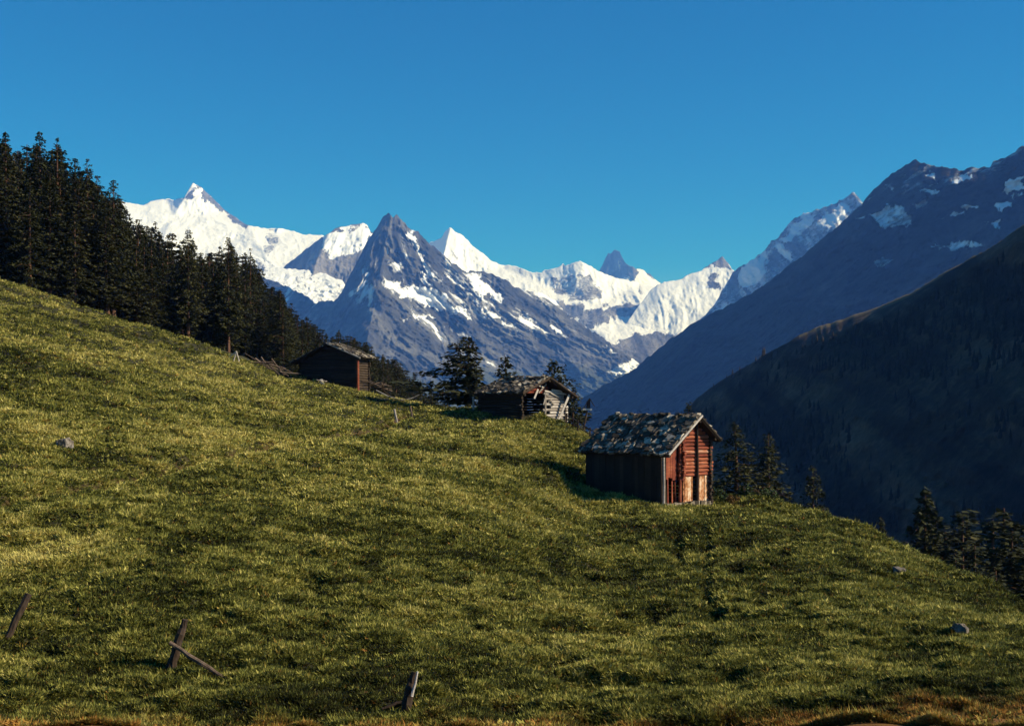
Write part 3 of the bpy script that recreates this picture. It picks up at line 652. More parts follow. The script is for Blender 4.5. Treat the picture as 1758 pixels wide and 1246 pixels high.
    for dx, tt in ((0, .7), (.0, .85)):
        yy = y0 - .03 if tt > .8 else y0 + .22
        up = .11 if tt < .8 else .06
        q = MB(); q.tube([(le - .02, yy, lh + up), (apex_x + .1, yy, apex_h + up + .06)], [.075, .07], 7, tt); q.build('verge_pole', PALE_WOOD, roof)
    q = MB(); q.tube([(re + .02, y0, rh + .03), (apex_x - .05, y0, apex_h + .08)], [.08, .07], 7, .3); q.build('verge_pole', DARK_WOOD, roof)
    for (x, h) in ((le + .15, lh - .02), (1.72, roof_at(1.72) - .2), (apex_x, apex_h - .22), (4.36, roof_at(4.36) - .2)):
        q = MB(); q.tube([(x, y0 + .05, h), (x, y1 - .1, h)], [.10, .10], 8, .3); q.build('purlin', DARK_WOOD, roof)
main_hut()

def ruin_hut():
    rng = random.Random(5)
    o = at(893, 713, 101.5); o.z -= .25; rz = math.atan2(.667, .745) - .06; LEN = 5.6; W = 4.9
    t = thing('tumbledown_barn', 'tumbledown barn with a sagging slab roof and bleached broken gable logs', 'barn', o, rz)
    HUTS_KEEP.append((o, rz, -.1, W, -.1, LEN))
    ax, ah, le, lh, re, rh = 2.6, 3.3, -.35, 2.0, 5.6, 1.7
    def roof_at(x): return lh + (ah - lh) * (x - le) / (ax - le) if x < ax else ah + (rh - ah) * (x - ax) / (re - ax)
    s = MB(); log_wall_x(s, rng, 2.75, W, 0, -.35, 2.1, .23, .25, lambda h, r: r.uniform(.45, 1.0), lambda h: (2.75 + rng.uniform(-.15, .5), W - max(0, h - .9) * .25)); s.build('log_wall', PALE_WOOD, t, 'bleached broken gable logs')
    s = MB(); log_wall_x(s, rng, .3, 3.4, .05, 2.05, 2.9, .2, .1, lambda h, r: r.uniform(.3, .6), lambda h: (.5 + max(0, (h - 2.1)) * 1.5, 3.2 - (h - 2.1) * .6)); s.build('gable_boards', RED_WOOD, t)
    s = MB(); log_wall_y(s, rng, 0, LEN, .12, -.4, 2.0, .23, .2); s.build('side_wall', DARK_WOOD, t)
    s = MB(); log_wall_y(s, rng, 0, LEN, W - .1, -.8, 1.9, .23, .2); s.build('side_wall', DARK_WOOD, t)
    s = MB(); log_wall_x(s, rng, 0, W, LEN - .1, -.6, 2.2, .23, .2); s.build('rear_wall', DARK_WOOD, t)
    q = MB(); q.tube([(2.62, -.05, -.5), (2.66, -.04, 2.3)], [.1, .09], 7, .45); q.build('post', PALE_WOOD, t)
    q = MB(); q.box((4.35, -.42, .85), (.2, .06, 2.5), Euler((.12, .42, 0)).to_matrix(), .9); q.build('leaning_board', PALE_WOOD, t)
    q = MB()
    for k in range(7):
        a_ = Vector((rng.uniform(1.2, 4.6), -.18, rng.uniform(1.3, 2.9))); an = rng.gauss(-.25, .5); L_ = rng.uniform(.5, 1.3); q.box(a_, (L_, .05, rng.uniform(.10, .2)), Euler((rng.uniform(-.2, .2), an, 0)).to_matrix(), rng.uniform(.3, 1))
    q.build('broken_boards', PALE_WOOD, t)
    q = MB(); q.tube([(2.5, -.12, 2.25), (4.9, -.14, 2.0)], [.09, .08], 7, .9); q.build('tie_beam', PALE_WOOD, t)
    y0, y1 = -.75, LEN + .3
    d = MB(); deck(d, (le, y0, lh), (le, y1, lh), (ax, y0, ah), (ax, y1, ah - .15)); deck(d, (re, y0, rh), (re, y1, rh), (ax, y0, ah), (ax, y1, ah - .15))
    roof = d.build('roof', DARK_WOOD, t)
    s = MB(); slab_slope(s, rng, (le, y0, lh), (le, y1, lh), (ax, y0, ah), (ax, y1, ah - .15), .42, .08, .28, .3, .14)
    slab_slope(s, rng, (re, y0, rh), (re, y1, rh), (ax, y0, ah), (ax, y1, ah - .15), .6, .07, .2, .3, .12)
    for k in range(22): s.box((ax + rng.uniform(-.3, .3), y0 + (y1 - y0) * rng.random(), ah + .08 + rng.uniform(-.05, .15)), (.4 * rng.uniform(.5, 1.3), .35, .12), Euler((rng.uniform(-.4, .4), rng.uniform(-.4, .4), rng.uniform(0, 3))).to_matrix(), rng.uniform(.2, .9), .05, rng)
    s.build('roof_slabs', SLAB, roof)
    for a, b, tt in (((le, y0 - .02, lh + .05), (ax, y0 - .02, ah + .08), .5), ((re, y0 - .02, rh + .03), (ax, y0 - .02, ah + .08), .3)):
        q = MB(); q.tube([a, b], [.09, .08], 7, tt); q.build('verge_pole', POST_WOOD, roof)
    for x in (le + .3, ax, re - .5):
        q = MB(); q.tube([(x, y0 + .02, roof_at(x) - .2), (x, y1 - .1, roof_at(x) - .25)], [.1, .1], 7, .3); q.build('purlin', DARK_WOOD, roof)
ruin_hut()

def dark_hut():
    rng = random.Random(8)
    o = at(612, 667, 126.0); o.z -= .2; rz = math.pi - .13      # local +x runs left along the gable
    # mirrored frame: x to the left, y away from the camera
    t = thing('shaded_barn', 'dark log barn in shade at the forest edge with one sunlit roof edge', 'barn', o, -.28)
    W, LEN = 6.2, 3.0
    HUTS_KEEP.append((o, -.28, -W - .2, .2, -.1, LEN))
    ax, ah, re, rh, le, lh = -2.9, 4.75, .72, 3.3, -6.9, 2.8
    def roof_at(x): return ah + (rh - ah) * (x - ax) / (re - ax) if x > ax else ah + (lh - ah) * (x - ax) / (le - ax)
    def top(h):
        xa, xb = -W, 0
        if h + .2 > roof_at(0): xb = min(xb, ax + (h + .2 - ah) / (rh - ah) * (re - ax))
        if h + .2 > roof_at(-W): xa = max(xa, ax + (h + .2 - ah) / (lh - ah) * (le - ax))
        return xa, xb
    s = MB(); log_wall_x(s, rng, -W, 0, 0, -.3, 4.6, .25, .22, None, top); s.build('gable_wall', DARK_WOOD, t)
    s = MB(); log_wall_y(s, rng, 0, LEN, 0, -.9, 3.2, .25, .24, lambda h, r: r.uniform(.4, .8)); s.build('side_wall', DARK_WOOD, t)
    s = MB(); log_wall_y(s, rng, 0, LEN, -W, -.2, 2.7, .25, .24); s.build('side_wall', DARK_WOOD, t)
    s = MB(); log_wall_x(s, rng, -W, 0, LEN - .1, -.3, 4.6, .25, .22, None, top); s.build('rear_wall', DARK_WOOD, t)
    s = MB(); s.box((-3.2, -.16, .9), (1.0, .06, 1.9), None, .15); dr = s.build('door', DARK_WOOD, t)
    q = MB(); q.tube([(.22, -.12, -1.0), (.2, -.12, 3.1)], [.14, .13], 7, .6); q.build('post', RED_WOOD, t)
    y0, y1 = -.8, LEN + .3
    d = MB(); deck(d, (le, y0, lh), (le, y1, lh), (ax, y0, ah), (ax, y1, ah)); deck(d, (re, y0, rh), (re, y1, rh), (ax, y0, ah), (ax, y1, ah)); roof = d.build('roof', DARK_WOOD, t)
    s = MB(); slab_slope(s, rng, (le, y0, lh), (le, y1, lh), (ax, y0, ah), (ax, y1, ah), .6, .06, .15, .25); slab_slope(s, rng, (re, y0, rh), (re, y1, rh), (ax, y0, ah), (ax, y1, ah), .6, .07, .15, .4); s.build('roof_slabs', SLAB, roof)
    for a, b, tt in (((re + .03, y0, rh), (ax - .1, y0, ah + .09), .55), ((le, y0, lh + .03), (ax, y0, ah + .05), .25)):
        q = MB(); q.tube([a, b], [.11, .10], 7, tt); q.build('verge_pole', PALE_WOOD if tt > .5 else DARK_WOOD, roof)
dark_hut()

grass_field(620000, 7)

# ------------------------------------------------------------------ trees
def conifer(seed, H=18.0, R=3.0, first=.10, whorls=40, droop=.3, leaf=.5, per=5, irr=.15, power=.85, Lf=None, mat=NEEDLE, clear=0, dens=5.5):
    rng = random.Random(seed); c = MB(); tr = MB()
    bend = rng.uniform(-.25, .25)
    def ax(h): return Vector((bend * math.sin(h / H * 2.4), bend * .6 * math.sin(h / H * 3.1), h))
    r0 = H * .014 + .05
    hs_ = [-.6, 0, H * .1, H * .3, H * .5, H * .7, H * .88, H * .985]
    tr.tube([ax(h) if h > 0 else Vector((0, 0, h)) for h in hs_], [r0 * 1.35, r0 * 1.15] + [r0 * (1 - .93 * h / H) for h in hs_[2:]], 8, .5)
    for i in range(whorls):
        t = (i + rng.random()) / whorls; h = H * (first + (1 - first) * t * .985)
        if t > .97: pass
        base = R * (1 - t) ** power
        if t < .12: base *= .55 + 3.5 * t
        ph = rng.uniform(0, 6.28); wl = rng.uniform(.72, 1.15)
        for k in range(per):
            if rng.random() < irr: continue
            az = ph + 6.283 * k / per + rng.uniform(-.4, .4)
            L = base * wl * rng.uniform(.6, 1.1) + .02 * H * .6
            if Lf: L *= Lf(az, t)
            if L < .15: continue
            d = Vector((math.cos(az), math.sin(az), 0)); o = ax(h); lift = rng.uniform(-.05, .15)
            if L > 1.0 and rng.random() < .3: tr.tube([o, o + d * L * .5 + Vector((0, 0, L * (lift - droop * .3))), o + d * L * .95 + Vector((0, 0, L * (lift - droop) * .9))], [.05, .035, .015], 4, .3)
            for _ in range(int(3 + L * dens)):
                s = rng.random() ** .65; side = d.cross(Vector((0, 0, 1)))
                p = o + d * (L * s) + side * rng.gauss(0, .13 * L * (1.1 - s * .5)) + Vector((0, 0, L * (lift * s - droop * s * s) + rng.gauss(0, .10)))
                sz = leaf * rng.uniform(.55, 1.15) * (.6 + .5 * (1 - t)); wd = sz * rng.uniform(.25, .5)
                u = (d + Vector((rng.gauss(0, .45), rng.gauss(0, .45), rng.gauss(-.25, .4)))).normalized()
                v = u.cross(Vector((rng.gauss(0, .5), rng.gauss(0, .5), 1))).normalized()
                c.add([p - u * sz * .4, p + v * wd, p + u * sz * .6, p - v * wd], [(0, 1, 2, 3)], min(1, max(0, .45 + .2 * (s - .5) + rng.gauss(0, .16))))
    return tr.mesh('trunk', BARK), c.mesh('crown', mat), H
FOREST_KINDS = [conifer(100 + i, 18, [3.7, 3.3, 4.1, 3.1, 3.6, 3.4, 4.3][i], [.07, .10, .05, .12, .16, .08, .06][i], [40, 38, 36, 42, 34, 40, 36][i], [.3, .35, .25, .4, .2, .3, .28][i], .46, 6, [.12, .2, .18, .1, .30, .16, .25][i], [.8, .7, .85, .65, .7, .9, .75][i], dens=17) for i in range(7)]
BARE_TRUNK = conifer(120, 18, 4.2, .19, 36, .25, .46, 6, .18, .7, dens=17)
LARCH_KINDS = [conifer(200 + i, 9, [2.5, 2.8, 2.2][i], .06, 32, [.12, .2, .3][i], .34, 6, .2, .75, dens=17) for i in range(3)]
def place_tree(kind, px, Y, top_py=None, H=None, label=None, group=None, name='conifer', rz=0, wid=1.0, cat='tree', sink=.1):
    p = at_ground(px, Y); p.z -= sink
    if H is None: H = (HZ - top_py) / F * Y - p.z
    s = H / kind[2]; o = thing(name, label, cat, p, rz, group); o.scale = (s * wid, s * wid, s)
    link('trunk', kind[0], o); link('crown', kind[1], o); return o
TOP = [(-80, 200), (0, 222), (30, 250), (66, 226), (100, 240), (130, 275), (150, 274), (175, 310), (200, 318), (230, 362), (270, 372), (300, 394), (330, 402), (360, 420), (390, 412), (430, 430), (455, 470), (480, 490), (520, 533), (560, 560), (584, 562), (623, 584), (640, 597), (660, 608), (680, 619), (700, 634), (718, 648), (735, 670), (752, 686), (800, 705)]
def row_Y(px): return float(itp(px, [(-100, 138), (0, 146), (200, 158), (400, 178), (500, 205), (600, 245), (700, 300), (800, 340)]))
trng = random.Random(42)
NAMED = [(8, 149, 222, 'tall dark conifer cut by the left edge of the picture, pointed top'), (68, 155, 221, 'tallest spruce of the forest edge, twin to a slimmer one on its right'), (98, 158, 236, 'slim spruce just right of the tallest forest tree'), (128, 166, 268, 'narrow conifer tip between two broader spruces left of the snow peak'),
         (150, 158, 270, 'dark spruce with a rounded tip standing proud of the forest skyline'), (195, 157, 306, 'single spruce whose tip stands beside the left end of the snow peak'), (323, 166, 392, 'conifer rising in front of the snow peak, its trunk at the meadow edge'), (392, 171, 405, 'broad conifer against the snow slope with a bare reddish trunk'), (432, 184, 424, 'sparse thin conifer standing clear of the forest against the glacier'),
         (583, 250, 566, 'spruce tip showing above the roof of the shaded barn'), (612, 258, 585, 'dark spruce close behind the right roof edge of the shaded barn'), (700, 305, 640, 'pointed spruce at the lower right end of the forest')]
for i, (px, Y, tp, lb) in enumerate(NAMED):
    k = FOREST_KINDS[4] if px == 432 else (BARE_TRUNK if px in (392, 195, 323) else FOREST_KINDS[i % 7])
    place_tree(k, px, Y, tp, None, lb, 'conifers of the hillside forest', 'conifer', trng.uniform(0, 6.28), .95 if px != 432 else .75)
FRONT = 'dark conifer in the front row of the forest along the meadow edge'
BACK = 'dark conifer packed deep in the hillside forest behind the front row'
def crowd(n, lo, hi, off, dlo, dhi, label, under):
    placed = []
    k = 0
    while len(placed) < n and k < 5000:
        k += 1; px = trng.uniform(lo, hi); Y = row_Y(px) + trng.uniform(dlo, dhi); x = (px - CX) / F * Y
        if any(math.hypot(x - a, Y - b) < 2.6 for a, b in placed): continue
        placed.append((x, Y)); tp = float(itp(px, TOP)) + trng.uniform(*under)
        gpy = HZ - gz(x, Y) / Y * F
        tp = min(tp, gpy - 25)
        place_tree(trng.choice(FOREST_KINDS), px, Y, tp, None, label, 'conifers of the hillside forest', 'conifer', trng.uniform(0, 6.28), trng.uniform(1.05, 1.6))
crowd(48, -60, 520, 0, -4, 10, FRONT, (30, 100))
crowd(60, -70, 560, 0, 10, 34, BACK, (10, 50))
crowd(110, -70, 700, 0, 34, 110, BACK, (4, 34))
crowd(40, 480, 640, 0, -25, 50, BACK, (2, 34))
crowd(64, 590, 752, 0, -70, 40, BACK, (-4, 16))
# single trees
def pineL(az, t):
    left = max(0, -math.cos(az)); r = .62 + .75 * left
    if .40 < t < .52 and left > .5: r *= 1.35
    if .16 < t < .30 and left > .4: r *= 1.5
    if .30 < t < .40: r *= .75
    return r
arolla = conifer(301, 7.2, 2.3, .13, 34, .03, .42, 7, .12, .5, pineL, PINE, dens=13)
place_tree(arolla, 806, 116, 577, None, 'broad shaggy pine with long branches on its left beside the tumbledown barn', None, 'pine_tree', 0, 1.5)
place_tree(conifer(302, 7, 1.5, .2, 28, .1, .4, 6, .25, .6, None, PINE, dens=14), 863, 122, 606, None, 'small crooked conifer behind the left end of the tumbledown barn roof', None, 'conifer')
place_tree(conifer(303, 7, 2.3, .2, 28, .1, .42, 6, .22, .55, lambda az, t: .75 + .6 * max(0, math.cos(az)), PINE, dens=13), 953, 116, 618, None, 'bushy pine behind the gable of the tumbledown barn', None, 'pine_tree')
place_tree(conifer(304, 5, 1.9, .05, 24, .1, .4, 6, .2, .5, None, PINE, dens=14), 988, 110, 672, None, 'low dark pine right of the tumbledown barn behind the wayside cross', None, 'pine_tree')
place_tree(LARCH_KINDS[1], 770, 136, 655, None, 'low dark conifer at the foot of the shaggy pine', None, 'conifer', .4, 1.5)
place_tree(LARCH_KINDS[0], 740, 150, 668, None, 'small conifer on the meadow rim left of the shaggy pine', None, 'conifer', 2.4, 1.2)
place_tree(LARCH_KINDS[0], 1183, 100, 688, None, 'tree top peeping over the ridge of the red log barn', None, 'larch', 1.0, .9)
place_tree(LARCH_KINDS[1], 1257, 92, 722, None, 'dusky larch close to the right side of the red log barn', None, 'larch', 2.0, 1.5)
place_tree(LARCH_KINDS[2], 1316, 93, 742, None, 'dusky larch with layered branches, second to the right of the red log barn', None, 'larch', .3, 1.5)
place_tree(LARCH_KINDS[0], 1392, 92, 797, None, 'small lone larch on the skyline between the barn and the bare crest', None, 'larch', 3.3, .95)
place_tree(conifer(305, 14, 4.3, .04, 40, .3, .6, 7, .1, .85, dens=10), 1592, 88, 834, None, 'large dark spruce with drooping layered branches below the right crest', None, 'spruce')
place_tree(FOREST_KINDS[1], 1512, 90, 882, None, 'small spruce tip just above the right crest of the meadow', None, 'spruce', 1.1)
RG = 'dark trees below the right crest'
for px, Y, tp, lb, kk in ((1650, 88, 878, 'dark spruce immediately right of the large drooping spruce', 2), (1700, 92, 885, 'dark spruce between two others near the right edge of the picture', 0), (1742, 86, 905, 'dark spruce at the right edge of the picture below the crest', 3), (1625, 96, 905, 'low dark spruce tucked behind the large drooping spruce', 5), (1775, 84, 930, 'dark spruce cut by the right edge of the picture', 1), (1675, 84, 930, 'short dark spruce in front of the others below the right crest', 6), (1560, 94, 925, 'short dark spruce left of the large drooping spruce', 4), (1722, 100, 862, 'tall dark spruce standing behind the group near the right edge', 1), (1668, 104, 868, 'dark spruce top behind the gap right of the large drooping spruce', 5), (1636, 82, 945, 'small rounded spruce at the crest under the large drooping spruce', 0), (1760, 98, 880, 'tall spruce in the back of the group, cut by the right edge', 6), (1710, 78, 968, 'lowest dark spruce of the group just over the right crest', 2), (1610, 104, 880, 'slim spruce tip right behind the crown of the large drooping spruce', 3)):
    place_tree(FOREST_KINDS[kk], px, Y, tp, None, lb, RG, 'spruce', px * 1.0, 1.7)

# bushes beside the red barn
def bush(px, Y, w, h, label, mat, seed):
    rng = random.Random(seed); p = at_ground(px, Y); c = MB(); st = MB()
    for k in range(9):
        a = rng.uniform(0, 6.28); st.tube([(0, 0, -.1), (math.cos(a) * w * .25, math.sin(a) * w * .25, h * .45), (math.cos(a) * w * .42, math.sin(a) * w * .4, h * .8)], [.03, .02, .01], 4, .4)
    for k in range(900):
        a = rng.uniform(0, 6.28); r = math.sqrt(rng.random()) * w * .5; hh = h * (1 - (r / (w * .52)) ** 2) * (.25 + .75 * rng.random()) * (.8 + .25 * math.sin(a * 3 + seed))
        q = Vector((math.cos(a) * r, math.sin(a) * r, hh)); s = rng.uniform(.06, .16)
        u = Vector((rng.gauss(0, 1), rng.gauss(0, 1), rng.gauss(0, .7))).normalized(); v = u.cross(Vector((rng.gauss(0, 1), rng.gauss(0, 1), 1))).normalized()
        c.add([q - u * s, q + v * s * .5, q + u * s, q - v * s * .5], [(0, 1, 2, 3)], min(1, max(0, .4 + rng.gauss(0, .2))))
    o = thing('bush', label, 'bush', p, 0, 'bushes by the red log barn'); link('foliage', c.mesh('foliage', mat), o); link('stems', st.mesh('stems', BARK), o)
bush(1232, 79.5, 1.5, .85, 'dry yellowish bush against the right foot of the red log barn', LEAF, 1)
bush(1258, 78, 1.3, .6, 'low straw coloured bush next to the dry one by the barn', DRYLEAF, 2)
bush(1315, 82, 2.2, 1.25, 'wide dark green bush under the layered larch', LEAF, 3)
bush(1344, 83, 1.7, 1.1, 'dark green bush at the right end of the bush row', LEAF, 4)
bush(1282, 82, 1.5, 1.0, 'green bush between the dry bushes and the wide dark one', LEAF, 6)

# ------------------------------------------------------------------ posts, rails, timber and rocks
def pole(name, label, cat, pts, rs, mat, tint=.5, group=None, n=8):
    rng = random.Random(len(label)); b = Vector(pts[0]); mb = MB()
    P = [Vector(p) - b for p in pts]; fine = []; fr = []
    for i in range(len(P) - 1):
        for k in range(4):
            fine.append(P[i].lerp(P[i + 1], k / 4) + (Vector((rng.gauss(0, .012), rng.gauss(0, .012), rng.gauss(0, .012))) if (i or k) else Vector())); fr.append((rs[i] * (1 - k / 4) + rs[i + 1] * k / 4) * rng.uniform(.9, 1.1))
    fine.append(P[-1]); fr.append(rs[-1]); mb.tube(fine, fr, n, tint, 1, rng, .06)
    o = mb.build(name, mat); o.location = b; return tag(o, label, cat, group)
def lean(px, py, px2, py2, dy=0.0):
    a = on_meadow(px, py); return a - Vector((0, 0, .15)), at(px2, py2, a.y + dy)
PG = 'old fence posts in the meadow'
a, b = lean(6, 1082, 49, 1019, .2); pole('fence_post', 'dark leaning fence post at the left edge of the meadow', 'post', [a, b], [.10, .085], POST_WOOD, .4, PG)
a, b = lean(288, 1132, 318, 1063, .1); pole('fence_post', 'dark slanting fence post with a fallen rail propped against it', 'post', [a, a.lerp(b, .5), b], [.12, .11, .075], POST_WOOD, .35, PG)
c0 = at(291, 1102, a.y - .12); c1_ = on_meadow(384, 1142) + Vector((0, 0, .06)); pole('fence_rail', 'thin grey rail sloping from the slanting post down to the grass', 'rail', [c0, c0.lerp(c1_, .5), c1_], [.045, .06, .05], POST_WOOD, .75)
a, b = lean(691, 1213, 712, 1153, .1); pole('fence_post', 'dark split fence post near the bottom edge with a pale splinter', 'post', [a, a.lerp(b, .55), b], [.10, .11, .07], POST_WOOD, .25, PG)
a2 = at(707, 1195, a.y - .1); b2 = at(717, 1152, a.y - .05); pole('wood_splinter', 'pale wood splinter standing against the split post', 'splinter', [a2, b2], [.03, .018], PALE_WOOD, .9)
c0 = on_meadow(656, 1206) + Vector((0, 0, .10)); c1_ = on_meadow(708, 1203) + Vector((0, 0, .18)); pole('stick', 'thin dark stick lying across the foot of the split post', 'stick', [c0, c1_], [.03, .035], POST_WOOD, .2)
a, b = lean(683, 724, 677, 702); pole('fence_post', 'pale post on the meadow rim, left of a pair', 'post', [a, b], [.10, .09], PALE_WOOD, .6, PG)
a, b = lean(708, 720, 704, 697); pole('fence_post', 'greyish post on the meadow rim, right of a pair', 'post', [a, b], [.10, .09], POST_WOOD, .8, PG)
p0 = at_ground(813, 108); pole('fence_post', 'pale upright post at the left end of the tumbledown barn', 'post', [p0 - Vector((0, 0, .2)), at(812, 681, 108)], [.09, .08], PALE_WOOD, .8, PG)
Yl = 103; pole('log', 'pale log lying in the grass before the tumbledown barn', 'log', [at(858, 702, Yl + 2), at(893, 696, Yl)], [.09, .08], PALE_WOOD, .75)
# bent pole and timber right of the shaded barn
pole('bent_pole', 'long thin pole bent like a bow right of the shaded barn', 'pole', [at(646, 670, 122), at(666, 680, 121.5), at(690, 686.5, 121), at(706, 684, 121), at(720, 677, 121)], [.06, .055, .05, .045, .035], PALE_WOOD, .65)
def timber(label, cx, cy, Y, wpx, hpx, n, seed, mat, slope=0):
    rng = random.Random(seed); ctr = at(cx, cy, Y); mb = MB()
    for k in range(n):
        u = rng.uniform(-.5, .5); px = cx + u * wpx; py = cy + slope * u * wpx + rng.uniform(-.5, .5) * hpx; L = wpx * rng.uniform(.3, .6); an = math.atan(slope) + rng.gauss(0, .28)
        a = at(px - L / 2 * math.cos(an), py - L / 2 * math.sin(an), Y + rng.uniform(-.7, .7)); b = at(px + L / 2 * math.cos(an), py + L / 2 * math.sin(an), Y + rng.uniform(-.7, .7))
        for e in (a, b): e.z = max(e.z, gz(e.x, e.y) + .03)
        mb.tube([a - ctr, a.lerp(b, .5) - ctr + Vector((0, 0, rng.uniform(-.05, .05))), b - ctr], [rng.uniform(.035, .07)] * 3, 6, rng.uniform(.3, 1.3))
    o = mb.build('timber_pile', mat); o.location = ctr; return tag(o, label, 'timber pile')
timber('heap of grey broken fence rails left of the shaded barn', 466, 629, 126, 66, 8, 17, 3, POST_WOOD, .34)
timber('grey jumble of old timber at the right corner of the shaded barn', 642, 664, 123, 44, 16, 20, 4, POST_WOOD, .12)
timber('few short pale sticks below the shaded barn wall', 553, 655, 123, 14, 6, 5, 9, PALE_WOOD, .3)
bp = at_ground(400, 121); mb = MB()
for A, B in (((0, 0, -.1), (.32, 0, 1.05)), ((.32, 0, 1.05), (-.35, .1, .5)), ((.32, 0, 1.05), (.55, .05, .25)), ((.55, .05, .25), (.6, 0, -.1))): mb.tube([A, B], [.07, .05], 6, .7)
o = mb.build('forked_branch', PALE_WOOD); o.location = bp; tag(o, 'bare forked branch standing at the meadow edge under the forest', 'branch')
# fence running downhill from the tumbledown barn
f0, f1 = at(972, 728, 99.5), at(1034, 777, 92); base = Vector((f0.x, f0.y, gz(f0.x, f0.y)))
ft = thing('rail_fence', 'dark rail fence running downhill from the tumbledown barn', 'fence', base)
for k in range(4):
    p = f0.lerp(f1, k / 3); p.z = gz(p.x, p.y); q = MB(); q.tube([p - base - Vector((0, 0, .2)), p - base + Vector((.05, 0, .95))], [.07, .06], 7, .4); q.build('post', POST_WOOD, ft)
for hh in (.45, .82):
    q = MB(); q.tube([Vector((p.x, p.y, gz(p.x, p.y) + hh)) - base for p in [f0.lerp(f1, i / 6) for i in range(7)]], [.05] * 7, 6, .5); q.build('rail', POST_WOOD, ft)
# wayside cross
p0 = at_ground(1000, 98); tp = at(1012, 686, 98) - p0
wc = thing('wayside_cross', 'leaning wooden wayside cross with a small pitched roof', 'wayside cross', p0)
q = MB(); q.tube([(0, 0, -.3), tp * .5, tp], [.08, .075, .07], 7, .5); q.build('post', POST_WOOD, wc)
q = MB(); q.box(tp * .70 + Vector((0, -.09, 0)), (.72, .06, .12), None, .9); q.build('crossbar', PALE_WOOD, wc)
q = MB()
for sgn in (-1, 1): q.box(tp + Vector((sgn * .2, -.05, -.22)), (.78, .3, .05), Euler((0, sgn * 1.02, 0)).to_matrix(), .4)
q.build('roof', POST_WOOD, wc)
q = MB(); q.box(tp * .84 + Vector((0, -.02, 0)), (.3, .04, .55), None, .3); q.build('back_board', POST_WOOD, wc)
# rocks
def rock(px, py, w, h, label, seed, tilt=0, mat=BOULDER):
    p = on_meadow(px, py); me = bpy.data.meshes.new('boulder'); import bmesh
    bm = bmesh.new(); bmesh.ops.create_icosphere(bm, subdivisions=4, radius=1)
    P = np.array([v.co[:] for v in bm.verts]); d = 1 + .30 * fbm(P[:, 0] * 1.3 + seed * 7, P[:, 1] * 1.3, P[:, 2] * 1.3, oct=4, seed=seed) - .12 * ridged(P[:, 0] * 1.7 + seed, P[:, 1] * 1.7, P[:, 2] * 1.7, oct=2, seed=seed)
    for v, k in zip(bm.verts, d):
        c = v.co * k; c.x = max(min(c.x, .8), -.85); c.z = min(c.z, .75 + .2 * c.x); v.co = Vector((c.x * w / 2, c.y * w * .35, c.z * h))
    bm.to_mesh(me); bm.free(); me.materials.append(mat)
    o = link('boulder', me); o.location = p; o.rotation_euler = (0, tilt, .4 * seed); return tag(o, label, 'boulder', 'boulders in the meadow')
rock(112, 771, .95, .62, 'squat dark boulder with a pale right side on the upper left meadow', 1)
rock(105, 784, .4, .22, 'small pale stone just below the squat boulder', 2)
rock(1648, 1096, .75, .34, 'rounded grey boulder half buried in the right meadow', 3, .35)
rock(1545, 990, .7, .34, 'flat pale stone below the right crest', 4)
rock(1628, 1224, .75, .42, 'pale angular stone in a bare hollow at the bottom right', 5, .6)
rock(1188, 862, 1.1, .22, 'pale flat stone at the foot of the sunlit gable', 6)

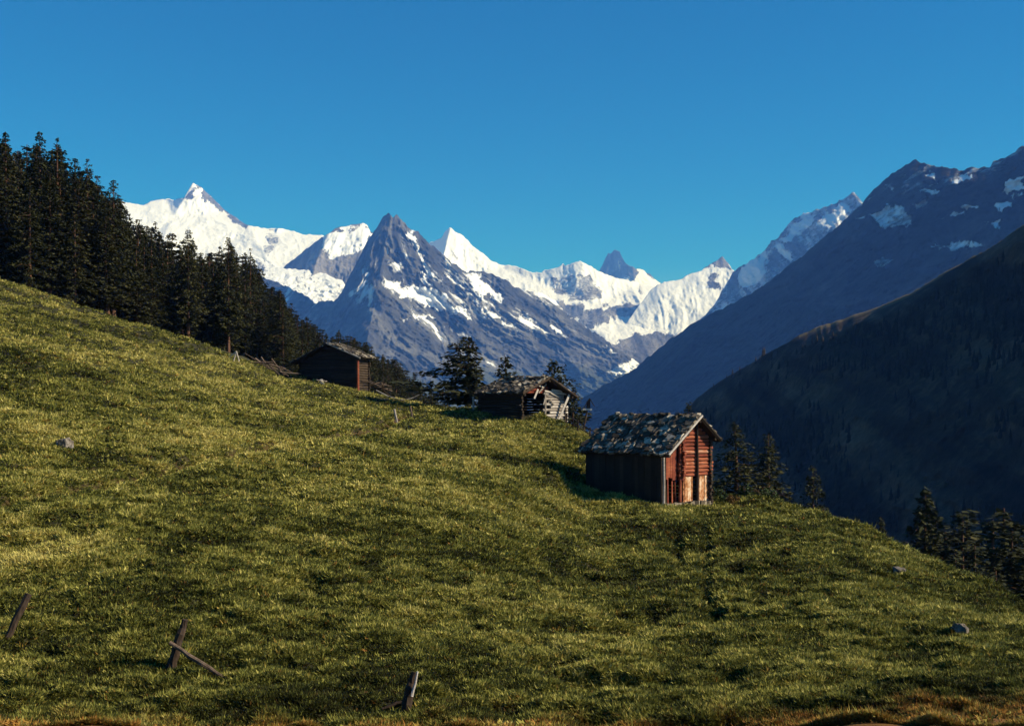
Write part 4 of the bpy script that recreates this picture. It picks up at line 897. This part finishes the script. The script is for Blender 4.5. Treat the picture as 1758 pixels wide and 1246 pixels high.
# ------------------------------------------------------------------ far wood on the near mountain
def far_wood(n, seed):
    R = np.random.default_rng(seed); px, PY, X, Y, Z = GRIDS['wooded_mountain']
    i = R.integers(0, len(px), n); j = (R.random(n) ** 1.15 * (PY.shape[1] * .85)).astype(int)
    x, y, z, pyy = X[i, j], Y[i, j], Z[i, j], PY[i, j]
    dens = fbm(x / 90, z / 60, oct=4, seed=3)
    keep = (px[i] < 1800) & (pyy < 1080) & (R.random(n) < .55 + 1.3 * dens) & ~((px[i] > 1340) & (j < 16))
    x, y, z = x[keep], y[keep], z[keep]; n = len(x); h = R.uniform(3.5, 8.5, n); r = h * R.uniform(.16, .26, n); K = 6
    ring = np.stack([np.cos(np.arange(K) / K * 6.283), np.sin(np.arange(K) / K * 6.283)], -1)
    V = np.zeros((n, 2 * K + 2, 3)); c = np.stack([x, y, z], -1)
    for t, (zb, zt, rr, off) in enumerate(((.0, .72, 1.0, 0), (.42, 1.0, .62, K + 1))):
        jit = R.uniform(.7, 1.25, (n, K))
        V[:, off:off + K, 0] = x[:, None] + ring[None, :, 0] * r[:, None] * rr * jit; V[:, off:off + K, 1] = y[:, None] + ring[None, :, 1] * r[:, None] * rr * jit
        V[:, off:off + K, 2] = (z + h * zb - .8)[:, None]; V[:, off + K] = c + np.stack([x * 0, x * 0, h * zt], -1)
    tri = [(k, (k + 1) % K, K) for k in range(K)] + [(K + 1 + k, K + 1 + (k + 1) % K, 2 * K + 1) for k in range(K)]
    T = (np.arange(n)[:, None, None] * (2 * K + 2) + np.array(tri)[None]).reshape(-1, 3)
    tint = np.repeat(np.clip(.35 + .25 * dens[keep] + R.normal(0, .15, n), 0, 1)[:, None], 2 * K + 2, 1)
    me = np_mesh('far_forest', V.reshape(-1, 3), T, FARWOOD, {'tint': tint})
    tag(link('far_forest', me), 'dark conifer wood covering the near mountainside', 'forest', None, 'stuff')
far_wood(9000, 2)

# ------------------------------------------------------------------ air
hm = bpy.data.materials.new('mountain_air'); hm.use_nodes = True; nt = hm.node_tree
nt.nodes.remove(nt.nodes['Principled BSDF'])
pv = nt.nodes.new('ShaderNodeVolumePrincipled'); pv.inputs['Color'].default_value = (.10, .29, .98, 1); pv.inputs['Density'].default_value = 5.6e-5
pv.inputs['Absorption Color'].default_value = (1, 1, 1, 1); pv.inputs['Anisotropy'].default_value = 0.0
nt.links.new(pv.outputs[0], nt.nodes['Material Output'].inputs['Volume'])
mb = MB(); mb.box((0, 12000, 985), (36000, 25000, 3030)); hz = mb.build('haze', hm); tag(hz, 'thin blue mountain air', None, None, 'stuff')
